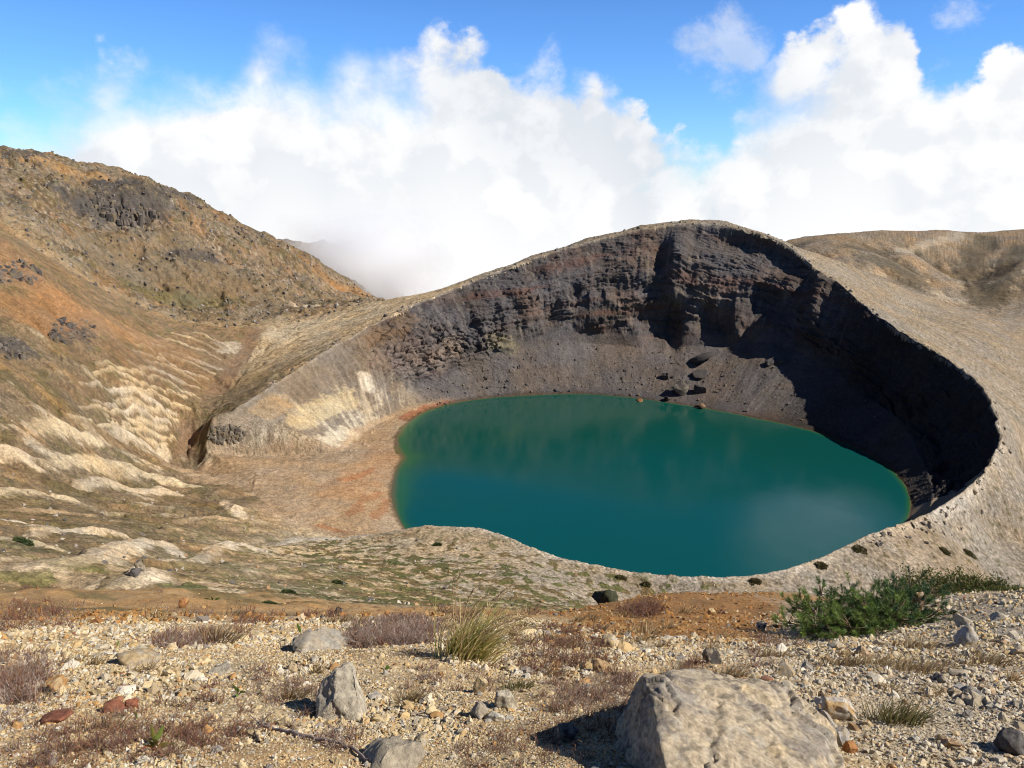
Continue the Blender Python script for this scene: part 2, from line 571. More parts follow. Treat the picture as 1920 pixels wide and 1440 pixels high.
def hit(u, v, tmin=1.0, tmax=1600.0):
    """where the ray through a pixel first meets the land"""
    d = ray(u, v)
    t = tmin * (tmax / tmin) ** (np.arange(6000) / 5999.0)
    x, y, z = d[0] * t, d[1] * t, d[2] * t
    h = np.where(y > 62, _bg(x, y), outer_h(x, y))
    k = np.nonzero(z < h)[0]
    if len(k) == 0:
        return None
    k = k[0]
    if k == 0:
        return np.array([x[0], y[0], h[0]])
    f = (z[k - 1] - h[k - 1]) / ((z[k - 1] - h[k - 1]) - (z[k] - h[k]) + 1e-9)
    tt = t[k - 1] + (t[k] - t[k - 1]) * f
    p = d * tt
    return p


# ------------------------------------------------------------------ painting the land's own colours (albedo), laid out in metres on the ground
PALE = (0.44, 0.37, 0.27)
CREAM = (0.43, 0.345, 0.22)
OCHRE = (0.34, 0.20, 0.08)
ORANGE = (0.27, 0.125, 0.045)
BROWN = (0.16, 0.105, 0.06)
DKBRN = (0.085, 0.062, 0.042)
GREEN = (0.075, 0.082, 0.024)
ROCK = (0.062, 0.056, 0.052)
GREY = (0.30, 0.265, 0.215)
BEACH = (0.30, 0.222, 0.145)
RUST = (0.27, 0.115, 0.05)
ASH = (0.080, 0.073, 0.073)

STROKES = []          # (world points, width, colour, strength, break-up)


def stroke(col, width, strength, pxs, brk=0.5):
    pts = [hit(*p) for p in pxs]
    pts = [p for p in pts if p is not None]
    if pts:
        STROKES.append((np.array(pts), width, np.array(col, np.float32), strength, brk))


def lerp(c, col, w):
    return c + (np.asarray(col, np.float32) - c) * w[:, None]


def apply_strokes(c, x, y, z, n1, strokes):
    for P, wd, col, st, brk in strokes:
        lo = P.min(0) - wd * 1.8
        hi = P.max(0) + wd * 1.8
        m = np.nonzero((x > lo[0]) & (x < hi[0]) & (y > lo[1]) & (y < hi[1]) & (z > lo[2] - 12) & (z < hi[2] + 12))[0]
        if len(m) == 0:
            continue
        q = np.stack([x[m], y[m], z[m]], 1)
        d = np.full(len(m), 1e9, np.float32)
        if len(P) == 1:
            d = np.sqrt(((q - P[0]) ** 2).sum(1))
        for a, b in zip(P[:-1], P[1:]):
            ab = b - a
            t = np.clip(((q - a) @ ab) / (ab @ ab + 1e-9), 0, 1)
            d = np.minimum(d, np.sqrt(((q - a - t[:, None] * ab) ** 2).sum(1)))
        d = d / wd + n1[m] * brk
        w = (1 - sstep(0.45, 1.05, d)) * st
        c[m] = lerp(c[m], col, w)
    return c


# ------------------------------------------------------------------ mesh helpers
def mesh_obj(name, V, F, mat, parent=None, col=None, smooth=True, attrs=None):
    """V (n,3), F (m,3) or (m,4) index array or list of such arrays; one mesh object"""
    V = np.asarray(V, np.float32)
    Fs = F if isinstance(F, list) else [F]
    me = bpy.data.meshes.new(name)
    me.vertices.add(len(V))
    me.vertices.foreach_set('co', V.ravel())
    tot = sum(f.size for f in Fs)
    me.loops.add(tot)
    me.loops.foreach_set('vertex_index', np.concatenate([f.ravel() for f in Fs]).astype(np.int32))
    ls = np.concatenate([np.full(len(f), f.shape[1], np.int32) for f in Fs])
    st = np.concatenate([[0], np.cumsum(ls)[:-1]]).astype(np.int32)
    me.polygons.add(len(ls))
    me.polygons.foreach_set('loop_start', st)
    me.polygons.foreach_set('loop_total', ls)
    me.polygons.foreach_set('use_smooth', np.full(len(ls), bool(smooth)))
    me.update(calc_edges=True)
    if col is not None:
        a = me.attributes.new('albedo', 'FLOAT_COLOR', 'POINT')
        cc = np.ones((len(V), 4), np.float32)
        cc[:, :3] = np.clip(col, 0, 1)
        a.data.foreach_set('color', cc.ravel())
    for k, val in (attrs or {}).items():
        a = me.attributes.new(k, 'FLOAT', 'POINT')
        a.data.foreach_set('value', np.asarray(val, np.float32))
    if mat:
        me.materials.append(mat)
    o = bpy.data.objects.new(name, me)
    COL.objects.link(o)
    if parent is not None:
        o.parent = parent
    return o


def tag(o, label=None, cat=None, group=None, kind=None):
    if label:
        o['label'] = label
    if cat:
        o['category'] = cat
    if group:
        o['group'] = group
    if kind:
        o['kind'] = kind
    return o


def empty(name, loc):
    o = bpy.data.objects.new(name, None)
    COL.objects.link(o)
    o.location = loc
    return o


# ------------------------------------------------------------------ materials
def mat_land(name, scales, bumps, vars_, rough=0.95):
    """albedo attribute, broken up by noise at several sizes (metres), with bumps of the same sizes"""
    m = bpy.data.materials.new(name)
    m.use_nodes = True
    t = NT(m.node_tree)
    bs = m.node_tree.nodes['Principled BSDF']
    at = t.new('ShaderNodeAttribute', attribute_name='albedo')
    pos = t.new('ShaderNodeTexCoord').outputs['Object']
    c = at.outputs['Color']
    h = None
    for s, b, var in zip(scales, bumps, vars_):
        n = t.noise(pos, 1.0 / s, 5.0, 0.62)
        f = t.maprange(n, 0.28, 0.72, 1 - var, 1 + var, smooth=False)
        sc = t.new('ShaderNodeVectorMath', operation='SCALE')
        t.l.new(c, sc.inputs[0])
        t.l.new(f, sc.inputs['Scale'])
        c = sc.outputs[0]
        hh = t.math('MULTIPLY', n, b)
        h = hh if h is None else t.math('ADD', h, hh)
    hue = t.noise(pos, 0.6 / scales[0], 4.0, 0.6)
    c2 = t.mix(1.0, c, (1.10, 0.98, 0.82, 1), 'MULTIPLY')
    c = t.mix(t.maprange(hue, 0.35, 0.65), c, c2)
    bp = t.new('ShaderNodeBump')
    bp.inputs['Strength'].default_value = 1.0
    bp.inputs['Distance'].default_value = 1.0
    t.l.new(h, bp.inputs['Height'])
    t.l.new(bp.outputs[0], bs.inputs['Normal'])
    t.l.new(c, bs.inputs['Base Color'])
    bs.inputs['Roughness'].default_value = rough
    bs.inputs['Specular IOR Level'].default_value = 0.15
    return m


def mat_attr(name, rough=0.85, nscale=None, var=0.35, bump=0.0, spec=0.2, trans=0.0):
    m = bpy.data.materials.new(name)
    m.use_nodes = True
    t = NT(m.node_tree)
    bs = m.node_tree.nodes['Principled BSDF']
    at = t.new('ShaderNodeAttribute', attribute_name='albedo')
    c = at.outputs['Color']
    if nscale:
        pos = t.new('ShaderNodeTexCoord').outputs['Object']
        n = t.noise(pos, nscale, 6.0, 0.65)
        f = t.maprange(n, 0.28, 0.72, 1 - var, 1 + var, smooth=False)
        sc = t.new('ShaderNodeVectorMath', operation='SCALE')
        t.l.new(c, sc.inputs[0])
        t.l.new(f, sc.inputs['Scale'])
        c = sc.outputs[0]
        if bump:
            n2 = t.noise(pos, nscale * 2.2, 8.0, 0.7)
            bp = t.new('ShaderNodeBump')
            bp.inputs['Distance'].default_value = bump
            bp.inputs['Strength'].default_value = 1.0
            t.l.new(n2, bp.inputs['Height'])
            t.l.new(bp.outputs[0], bs.inputs['Normal'])
    t.l.new(c, bs.inputs['Base Color'])
    bs.inputs['Roughness'].default_value = rough
    bs.inputs['Specular IOR Level'].default_value = spec
    if trans:
        out = m.node_tree.nodes['Material Output']
        tr = t.new('ShaderNodeBsdfTranslucent')
        t.l.new(c, tr.inputs['Color'])
        mx = t.new('ShaderNodeMixShader')
        mx.inputs[0].default_value = trans
        t.l.new(bs.outputs[0], mx.inputs[1])
        t.l.new(tr.outputs[0], mx.inputs[2])
        t.l.new(mx.outputs[0], out.inputs['Surface'])
    return m


M_FAR = mat_land('volcanic_slope', (22.0, 4.0, 1.1, 0.4), (0.4, 0.45, 0.34, 0.17), (0.18, 0.26, 0.40, 0.42))
M_WALL = mat_land('crater_rock', (22.0, 5.0, 1.6, 0.6), (0.4, 0.5, 0.55, 0.35), (0.18, 0.22, 0.28, 0.28))
M_NEAR = mat_land('gravel_soil', (0.9, 0.12, 0.02), (0.03, 0.018, 0.011), (0.2, 0.26, 0.4))

# ------------------------------------------------------------------ colour marks read off the photograph
exec_strokes = True
if exec_strokes:
    # big hill
    for p in [[(250, 480), (330, 540)], [(330, 460), (420, 540)], [(430, 520), (500, 560)], [(180, 450), (230, 520)]]:
        stroke((0.14, 0.108, 0.068), 40, 0.5, p)
    stroke(GREEN, 20, 0.6, [(190, 310), (250, 325), (320, 352)])
    stroke(GREEN, 22, 0.4, [(250, 545), (350, 565), (430, 570)])
    stroke(OCHRE, 16, 0.5, [(60, 300), (150, 325), (190, 330)])
    stroke((0.27, 0.15, 0.06), 20, 0.6, [(600, 510), (640, 535), (690, 555)])
    for p, w in (([(20, 292), (70, 297)], 11), ([(95, 355), (115, 362)], 9), ([(175, 390), (230, 385), (280, 385)], 34), ([(190, 352), (240, 348), (290, 362)], 16), ([(180, 345), (240, 355)], 14), ([(300, 355), (350, 375)], 15), ([(5, 360), (40, 380)], 9),
                 ([(0, 515), (35, 520), (65, 510)], 11), ([(115, 625), (150, 620)], 13), ([(0, 655), (30, 650)], 12), ([(455, 425), (490, 445)], 8), ([(330, 480), (400, 485)], 14)):
        stroke(ROCK, w, 0.85, p, 0.8)
    # gullies of the hill on the right
    for p, w in (([(1845, 448), (1822, 490), (1815, 525), (1850, 565)], 26), ([(1640, 492), (1680, 500), (1712, 528)], 26), ([(1915, 465), (1885, 520), (1870, 550)], 22), ([(1590, 462), (1625, 470)], 12)):
        stroke((0.085, 0.072, 0.05), w, 0.8, p, 0.7)
    stroke((0.33, 0.28, 0.21), 12, 0.7, [(1800, 438), (1740, 457), (1690, 474)], .5)
    # near spur, orange soil
    stroke((0.25, 0.15, 0.08), 26, 0.65, [(0, 475), (80, 545), (140, 590), (230, 620), (320, 655)])
    stroke((0.27, 0.145, 0.065), 24, 0.6, [(0, 570), (80, 600), (130, 570)])
    stroke(BROWN, 30, 0.5, [(250, 680), (330, 700), (400, 660)])
    # gully floor
    stroke((0.17, 0.115, 0.075), 9, 0.85, [(480, 620), (455, 670), (400, 740), (355, 815), (345, 850)], 0.3)
    # pale ground left of the cone
    stroke(PALE, 10, 0.7, [(435, 648), (430, 660)])
    # shore flat
    stroke(BEACH, 36, 0.9, [(400, 890), (520, 890), (640, 880), (700, 870)], 0.3)
    stroke(BEACH, 34, 0.9, [(560, 960), (640, 950), (710, 930)], 0.3)
    stroke((0.30, 0.19, 0.11), 20, 0.7, [(640, 920), (700, 880), (720, 850)], 0.5)
    stroke(RUST, 5, 0.5, [(660, 965), (680, 940), (710, 925)], 1.0)
    stroke(RUST, 4, 0.5, [(700, 970), (725, 940)], 1.0)
    stroke(RUST, 4, 0.6, [(700, 880), (680, 890), (640, 900)], 1.0)
    stroke(RUST, 3, 0.6, [(600, 985), (650, 1000)], 1.0)
    stroke((0.20, 0.07, 0.04), 5, 0.7, [(755, 785), (790, 768), (850, 756)], 0.8)

FINS = []
for wd, hh, col, pxs in [
        
        (9, 3, CREAM, [(60, 805), (120, 810), (182, 832)]), (8, 3, PALE, [(205, 815), (250, 828), (312, 848)]), (8, 3, PALE, [(-20, 850), (40, 862), (72, 882)]),
        (8, 2.5, CREAM, [(80, 872), (160, 872), (245, 876)]), (9, 3.5, CREAM, [(180, 887), (260, 886), (322, 905), (368, 916)]), (9, 3.5, PALE, [(150, 918), (215, 916), (300, 927), (335, 932)]),
        (8, 3, CREAM, [(-20, 932), (60, 930), (142, 944)]), (9, 2.5, PALE, [(422, 945), (455, 975)]), (6, 2, PALE, [(-20, 985), (72, 992)]),
        (6, 2.4, PALE, [(60, 1012), (130, 1006), (232, 1012)]), (8, 2.2, PALE, [(75, 1068), (150, 1058), (215, 1042), (292, 1024), (335, 1045)]), (5, 1.0, PALE, [(222, 1108), (280, 1090), (342, 1077)]),
        (4, 0.8, PALE, [(288, 1064), (342, 1056)]), (6, 2.4, PALE, [(362, 1062), (430, 1024), (492, 1032)]), (6, 1.6, GREY, [(500, 1024), (560, 1012), (690, 1004)]),
        
        (5, 2, PALE, [(395, 640), (430, 655)]),
        
        (5, 2.0, CREAM, [(0, 1030), (60, 1032), (110, 1040)]), (5, 1.6, (0.33, 0.25, 0.16), [(330, 985), (400, 975), (470, 985)]), (6, 1.6, (0.30, 0.22, 0.14), [(480, 960), (540, 975), (600, 992)]),
        (7, 2.0, (0.33, 0.25, 0.16), [(0, 960), (80, 962), (170, 975)]), (5, 2.2, PALE, [(520, 560), (560, 572), (610, 575)])]:
    P_ = [hit(*q) for q in pxs]
    P_ = np.array([q for q in P_ if q is not None])
    if len(P_) > 1:
        FINS.append((P_, wd, hh, col))
_A = np.array([(310, 606), (285, 625), (262, 643), (235, 655), (205, 668), (170, 680), (145, 694), (120, 715), (105, 738), (100, 762), (115, 785)], float)
_B = np.array([(440, 664), (430, 682), (418, 700), (404, 716), (392, 730), (378, 748), (366, 765), (355, 784), (346, 802), (338, 822), (330, 842)], float)
_fr = np.random.RandomState(4)
for k in range(17):
    q = k / 16 * 10
    a_ = np.array([np.interp(q, np.arange(11), _A[:, i]) for i in (0, 1)])
    b_ = np.array([np.interp(q, np.arange(11), _B[:, i]) for i in (0, 1)])
    f0, f1 = _fr.uniform(0.0, 0.45), _fr.uniform(0.86, 1.0)
    px = [a_ + (b_ - a_) * f + np.array([0, -7 * math.sin(f * math.pi)]) + _fr.normal(0, 1.5, 2) for f in np.linspace(f0, f1, 5)]
    P_ = np.array([w for w in (hit(*w) for w in px) if w is not None])
    FINS.append((P_, _fr.uniform(2.8, 4.2) * (1 if k < 8 else .6), _fr.uniform(2.2, 3.4), (PALE, CREAM, CREAM, PALE)[_fr.randint(0, 4)]))

# ------------------------------------------------------------------ evaluate the land on a set of points
WALL_A, WALL_B = math.radians(-28), math.radians(176)


def wall_weight(th):
    return sstep(WALL_A, WALL_A + 0.10, th) * (1 - sstep(WALL_B - 0.03, WALL_B, np.where(th < -2, th + 2 * math.pi, th)))


def land(x, y):
    """final height and albedo of the land at points x, y"""
    x = x.astype(np.float32)
    y = y.astype(np.float32)
    r0 = np.hypot(x, y)
    th, r, rs, rb, zb, rr, zr = crater_h(x, y)
    inside = rr - r
    zi = inner_h(th, r, rs, rb, zb, rr, zr)
    zo = outer_h(x, y)
    isin = inside > 0
    z = np.where(isin, zi, zo).astype(np.float32)
    # flow direction from the smooth outer shape
    e = np.float32(14.0)
    gx = (outer_h(x + e, y) - outer_h(x - e, y)) / (2 * e)
    gy = (outer_h(x, y + e) - outer_h(x, y - e)) / (2 * e)
    # radial component on the cone so that its rills run straight down from the rim
    dist_rim = np.abs(inside)
    sl = np.sqrt(gx * gx + gy * gy) + 1e-5
    fx, fy = -gx / sl, -gy / sl
    far = sstep(45, 90, r0)
    n_a = fbm2(x / 60, y / 60, 4, 1)
    n_b = fbm2(x / 14, y / 14, 4, 2)
    n_c = fbm2(x / 3.2, y / 3.2, 3, 3)
    wx = x + n_b * 5
    wy = y + fbm2(x / 14, y / 14, 3, 9) * 5
    g1 = gully(wx, wy, fx, fy, 26.0, 3)
    g2 = gully(wx, wy, fx, fy, 10.0, 5)
    g3 = gully(x + n_c * .8, y, fx, fy, 4.2, 8)
    g0 = gully(x + n_a * 14, y + n_b * 6, fx, fy, 74.0, 13)
    R0 = gully_round(g0)
    out_w = np.where(isin, 0, 1).astype(np.float32) * sstep(0, 10, -inside)
    bigH = sstep(-20, 60, (y - 690) + (x + 300) * -0.55) * (x < -60) * sstep(690, 760, y + n_a * 40)       # big hill on the left
    rightH = sstep(900, 980, y + (x - 500) * 0.15) * (x > 150)
    basin = (1 - sstep(-60, 40, x + 60)) * (1 - sstep(560, 720, y)) * sstep(80, 150, y)               # hummocky ground on the left
    basin = basin * (1 - sstep(225, 290, y + n_b * 20) * sstep(-150, -95, x + n_a * 20))
    amp = np.clip(sl * 2.6, 0.3, 1.0)
    R1 = gully_round(g1)
    R2 = gully_round(g2)
    R3 = gully_round(g3)
    lip = (1 - sstep(340, 400, y)) * sstep(-120, -40, x) * (x < 200)          # the smooth near lip
    calm = 1 - 0.75 * lip
    rill = (R0 - .55) * (7.0 * rightH * (1 - sstep(-98, -78, z)) + 5 * bigH) + (R1 - .55) * (2.2 * basin + 2.2 * bigH + 0.3 * rightH + 1.5 - .6 * sstep(150, 260, x)) + (R2 - .55) * (1.2 * basin + 1.2 * bigH - 0.3 * rightH + 1.0 - .6 * sstep(150, 260, x)) + (R3 - .55) * (0.12 + 0.2 * basin) * (1 - .6 * rightH)
    z = z + out_w * far * amp * rill * calm
    z = z + out_w * far * calm * (n_a * (1.2 + 6 * bigH) * np.clip(dist_rim / 60, 0, 1) + n_b * (0.45 + 2.4 * bigH) + n_c * (0.25 + 0.3 * bigH) + 0.16 * pn2(x / .9, y / .9, 17))
    fin_c = None
    if far.max() > 0:
        fd = np.zeros_like(x)
        fcol = np.zeros((len(x), 3), np.float32)
        for P, wd, hh, col in FINS:
            lo, hi = P.min(0) - wd * 2.2, P.max(0) + wd * 2.2
            m = np.nonzero((x > lo[0]) & (x < hi[0]) & (y > lo[1]) & (y < hi[1]))[0]
            if len(m) == 0:
                continue
            best = np.full(len(m), 1e9, np.float32)
            tp_ = np.zeros(len(m), np.float32)
            nseg = len(P) - 1
            for k in range(nseg):
                ab = P[k + 1, :2] - P[k, :2]
                t = np.clip(((x[m] - P[k, 0]) * ab[0] + (y[m] - P[k, 1]) * ab[1]) / (ab @ ab + 1e-9), 0, 1)
                dd = np.hypot(x[m] - P[k, 0] - t * ab[0], y[m] - P[k, 1] - t * ab[1])
                u_ = dd < best
                best[u_] = dd[u_]
                tp_[u_] = (k + t[u_]) / nseg
            q = best / (wd * 0.50 * (0.75 + 0.35 * np.sin(tp_ * math.pi))) + n_b[m] * .12 + n_c[m] * .07
            pr = np.maximum(1 - q / 1.5, 0) ** 1.3 * (0.45 + 0.55 * np.sin(np.clip(tp_, 0.05, 0.95) * math.pi))
            z[m] += hh * 0.75 * pr
            cw = (1 - sstep(0.6, 1.25, q + 0.22 * n_c[m])) * (0.55 + 0.45 * sstep(0.0, 0.5, tp_))
            up = cw > fd[m]
            fd[m] = np.where(up, cw, fd[m])
            fcol[m] = np.where(up[:, None], np.asarray(col, np.float32), fcol[m])
        fin_c = (fd, fcol)
    # rim and inner shore roughness
    z = z + far * (isin * (n_b * 0.5 + n_c * 0.25) * sstep(2, 25, r - rs))
    rim_rough = (1 - sstep(0, 6, dist_rim)) * far
    z = z + rim_rough * (fbm2(x / 7, y / 7, 4, 21) * (1.0 - .6 * (y < 450)) + 0.3 * pn2(x / 1.5, y / 1.5, 22))
    # ------------------------------ albedo
    c = np.empty((len(x), 3), np.float32)
    c[:] = (0.235, 0.205, 0.165)
    zz = z
    # cone flank: sandy grey on the right, cream on the left
    leftcone = 1 - sstep(-80, 60, x)
    c = lerp(c, (0.43, 0.345, 0.225), leftcone * 0.9)
    c = lerp(c, (0.245, 0.20, 0.145), sstep(450, 620, x * 0.4 + y * 0.6) * (1 - leftcone) * 0.6)
    c = lerp(c, (0.17, 0.125, 0.07), sstep(.35, .85, 1 - R2 + .2 * n_b) * 0.7 * leftcone)
    c = lerp(c, (0.13, 0.10, 0.065), np.clip((1 - R2) * 0.8 + (1 - R1) * .35, 0, 1) * (0.30 + .3 * sstep(-.2, .4, n_a)) * (1 - leftcone) * (1 - lip))
    # hummocks: pale crests, brown and green hollows
    hb = np.clip(R1 * 0.62 + R2 * 0.36 + n_b * 0.45 + 0.25 * n_a, 0, 1.3)
    hc = np.empty_like(c)
    hc[:] = (0.165, 0.122, 0.075)
    hc = lerp(hc, (0.085, 0.08, 0.03), sstep(0.05, 0.35, fbm2(x / 20, y / 20, 5, 31, .6)) * 0.5)
    hc = lerp(hc, CREAM, sstep(0.9, 1.2, hb) * 0.35)
    hc = lerp(hc, PALE, sstep(1.05, 1.25, hb + n_a * 0.25) * 0.6)
    hc = lerp(hc, OCHRE, sstep(0.1, 0.5, fbm2(x / 35, y / 35, 3, 33)) * sstep(.5, .9, hb) * 0.35)
    hc = lerp(hc, DKBRN, sstep(0.15, 0.45, fbm2(x / 5, y / 4, 4, 34)) * (1 - sstep(.8, 1.05, hb)) * 0.6)
    c = lerp(c, (0, 0, 0), basin) + hc * basin[:, None]
    # crest colour of the separate fins comes after the ground round them
    # steep left hill
    hl = np.empty_like(c)
    hl[:] = (0.19, 0.137, 0.086)
    hl = lerp(hl, (0.13, 0.095, 0.055), sstep(-0.2, 0.4, n_a + 0.5 * n_b) * 0.8)
    hl = lerp(hl, (0.25, 0.135, 0.06), sstep(0.15, 0.6, fbm2(x / 45, y / 45, 4, 41)) * 0.6)
    hl = lerp(hl, (0.20, 0.165, 0.125), sstep(0.0, 0.4, fbm2(x / 22, y / 22, 5, 40, .6)) * 0.6)
    hl = lerp(hl, GREEN, sstep(0.12, 0.4, fbm2(x / 9, y / 9, 4, 42) + 0.25 * n_a) * 0.35)
    hl = lerp(hl, GREY, sstep(0.34, 0.5, fbm2(x / 2.6, y / 2.6, 3, 43)) * 0.7)
    hl = lerp(hl, ROCK, sstep(0.25, 0.55, fbm2(x / 6, y / 6, 3, 44)) * 0.6)
    c = lerp(c, (0, 0, 0), bigH) + hl * bigH[:, None]
    # spur in front of it
    spur = (1 - bigH) * (1 - sstep(-250, -215, x)) * sstep(430, 540, y + n_a * 60)
    sp = np.empty_like(c)
    sp[:] = (0.19, 0.125, 0.07)
    sp = lerp(sp, GREEN, sstep(0.1, 0.4, fbm2(x / 8, y / 8, 4, 45)) * 0.5)
    sp = lerp(sp, ROCK, sstep(0.3, 0.6, fbm2(x / 7, y / 7, 3, 46)) * 0.55)
    c = lerp(c, (0, 0, 0), spur * .85) + sp * (spur * .85)[:, None]
    # right hill
    rh = np.empty_like(c)
    rh[:] = (0.20, 0.16, 0.115)
    rh = lerp(rh, (0.085, 0.07, 0.048), sstep(0.3, 0.75, 1 - R0 + n_b * .25 + .3 * (.5 - R1)) * 0.85 * (1 - .85 * sstep(-98, -80, z)))
    rh = lerp(rh, OCHRE, sstep(0.1, 0.5, fbm2(x / 40, y / 40, 3, 47)) * 0.2)
    rh = lerp(rh, PALE, sstep(0.1, 0.5, fbm2(x / 30, y / 30, 3, 48)) * (1 - sstep(-125, -95, z)) * 0.55)
    c = lerp(c, (0, 0, 0), rightH) + rh * rightH[:, None]
    if fin_c is not None:
        w = fin_c[0] * 0.95
        c = lerp(c, (0, 0, 0), w) + fin_c[1] * w[:, None]
    # near slope of the valley: green cushions among grey gravel
    veg = np.clip(1 - sstep(110, 190, np.abs(x + 40)) * 1.0, 0, 1) * (1 - sstep(318, 366, y + n_b * 14 + .25 * x)) * sstep(60, 110, y) * (1 - basin * 0.75)
    pv = 0.14 + fbm2(x / 6.5, y / 7.5, 4, 51) + 0.35 * n_a - 0.25 * sstep(240, 340, y)
    vm = sstep(0.02, 0.16, pv - 0.25 * sstep(-10, 110, x) + 0.10 * sstep(-30, -120, -np.abs(x)))
    vcol = np.empty_like(c)
    vcol[:] = (0.088, 0.092, 0.030)
    vcol = lerp(vcol, (0.14, 0.095, 0.045), sstep(-0.05, 0.3, fbm2(x / 12, y / 12, 3, 52)) * 0.8)
    w = vm * veg * 0.95 * (1 - (0 if fin_c is None else 0.9 * fin_c[0]))
    c = lerp(c, (0, 0, 0), w) + vcol * w[:, None]
    z = z + 0.45 * w * far * (0.7 + 0.6 * pn2(x / 1.1, y / 1.1, 53))
    # scattered cushions on the right flank and along the rim
    sv = sstep(0.42, 0.52, fbm2(x / 3.4, y / 3.4, 2, 61) + 0.1 * n_a) * (1 - leftcone * .5) * (1 - basin) * (1 - bigH) * (1 - rightH) * (dist_rim < 220) * far * out_w
    c = lerp(c, (0.10, 0.09, 0.045), sv * 0.75)
    z = z + sv * 0.35
    # fine dots of heath on the right flank
    dv = sstep(0.30, 0.45, pn2(x / 1.3, y / 1.3, 63) + 0.2 * n_b) * (1 - leftcone) * (1 - rightH) * far * out_w
    c = lerp(c, (0.14, 0.105, 0.06), dv * 0.6)
    # pale rim line
    c = lerp(c, (0.40, 0.36, 0.30), (1 - sstep(1, 7, -inside)) * (~isin) * far * sstep(-1.2, -0.9, -np.abs(th + 1.2)) * 0.6)
    # inside of the rim's tip: grey sand with pale streaks low down
    tipw = isin * (np.abs(th) > math.radians(140)) * sstep(-187, -183, z)
    tc = np.empty_like(c)
    tc[:] = (0.21, 0.17, 0.125)
    tc = lerp(tc, (0.44, 0.38, 0.28), sstep(-0.05, 0.4, 0.8 * fbm2(x / 4, y / 14, 4, 81) + .4 * n_b) * (1 - sstep(-176, -165, z + n_b * 4)) * 0.85)
    c = lerp(c, (0, 0, 0), tipw) + tc * tipw[:, None]
    # inside: shore flat
    c = lerp(c, BEACH, isin * 0.95 * (1 - sstep(-184, -176, z)))
    n_d = fbm2(x / 1.7, y / 1.7, 4, 91)
    c = c * (1 + np.clip(0.55 * n_d, -.35, .35) * far * (1 - 0.6 * isin) * (1 - (0 if fin_c is None else .6 * fin_c[0])))[:, None]
    spk = sstep(0.22, 0.42, n_d + .3 * n_b) * np.maximum(basin, np.maximum(bigH, spur)) * (1 - (0 if fin_c is None else 0.8 * fin_c[0]))
    c = lerp(c, (0.07, 0.058, 0.032), spk * 0.6)
    c = apply_strokes(c, x, y, z, n_c * .5 + n_b * .5, STROKES)
    wet = isin * (1 - sstep(0.5, 3.0, r - rs + n_c)) * 1.0
    c = lerp(c, (0.09, 0.065, 0.04), wet * 0.8)
    # ---- foreground soil
    nearw = 1 - sstep(45, 95, r0 + n_b * 10)
    f1 = fbm2(x / 1.6, y / 1.6, 4, 71)
    f2 = fbm2(x / 9, y / 9, 3, 72)
    nc = np.empty_like(c)
    nc[:] = (0.40, 0.31, 0.185)
    nc = lerp(nc, (0.36, 0.235, 0.11), sstep(-0.1, 0.5, f1) * 0.6)
    nc = lerp(nc, (0.40, 0.365, 0.31), sstep(0.5, 2.6, x) * (r0 < 14) * 0.6)
    # ochre bank
    xr = x / np.maximum(y, .5)
    ob = sstep(5.6, 6.7, y + f1 * 1.0) * sstep(0.045, 0.11, xr + f1 * .05) * (1 - sstep(0.34, 0.40, xr + f1 * .03))
    nc = lerp(nc, (0.235, 0.118, 0.035), ob * 0.9)
    mid = sstep(8, 14, y) * (1 - ob)
    nc = lerp(nc, (0.27, 0.165, 0.07), mid * 0.75)
    nc = lerp(nc, (0.10, 0.085, 0.035), mid * sstep(-0.05, 0.35, fbm2(x / 5, y / 5, 4, 73)) * 0.7)
    c = lerp(c, (0, 0, 0), nearw) + nc * nearw[:, None]
    z = z + nearw * (f1 * 0.05 + f2 * 0.05 * sstep(3, 10, r0) + 0.014 * pn2(x / .22, y / .22, 75)) + nearw * sstep(14, 40, r0) * (f2 * .5 + f1 * .15)
    # under the cliff mesh the sheet dips out of the way
    ww = wall_weight(th)
    z = z - ww * sstep(0.2, 1.8, inside) * 1.2
    return z, c, th, inside, r - rs


# ---- one big sheet of rings and spokes round the viewpoint
def rings(segs):
    out = []
    for a, b, n in segs:
        out.append(a * (b / a) ** (np.arange(n) / n))
    return np.concatenate(out + [[segs[-1][1]]])


RG = rings([(0.7, 2.0, 30), (2.0, 12.0, 260), (12, 60, 200), (60, 200, 240), (200, 430, 400), (430, 1200, 640), (1200, 2700, 70)])
AZ = np.radians(np.concatenate([np.linspace(-180, -75, 40)[:-1], np.linspace(-75, -37, 60)[:-1], np.linspace(-37, 37, 1180), np.linspace(37, 80, 110)[1:], np.linspace(80, 180, 40)[1:]]))
nr, na = len(RG), len(AZ)
rr_, aa_ = np.meshgrid(RG, AZ, indexing='ij')
TX = (rr_ * np.sin(aa_)).ravel().astype(np.float32)
TY = (rr_ * np.cos(aa_)).ravel().astype(np.float32)
TZ = np.empty_like(TX)
TC = np.empty((len(TX), 3), np.float32)
TIN = np.empty_like(TX)
TTH = np.empty_like(TX)
TSH = np.empty_like(TX)
for i in range(0, len(TX), 200000):
    s = slice(i, i + 200000)
    TZ[s], TC[s], TTH[s], TIN[s], TSH[s] = land(TX[s], TY[s])
V_ALL = np.stack([TX, TY, TZ], 1)
ii, jj = np.meshgrid(np.arange(nr - 1), np.arange(na - 1), indexing='ij')
a_ = (ii * na + jj).ravel()
quads = np.stack([a_, a_ + 1, a_ + na + 1, a_ + na], 1)[:, ::-1]
ww = wall_weight(TTH)
drop = ((TIN > 0.25) & (ww > 0.5)) | (TSH < -12)
drop = drop[quads].all(1)
quads = quads[~drop]
fx_, fy_ = TX[quads[:, 0]], TY[quads[:, 0]]
fr_ = np.hypot(fx_, fy_)
is_near = fr_ < 60
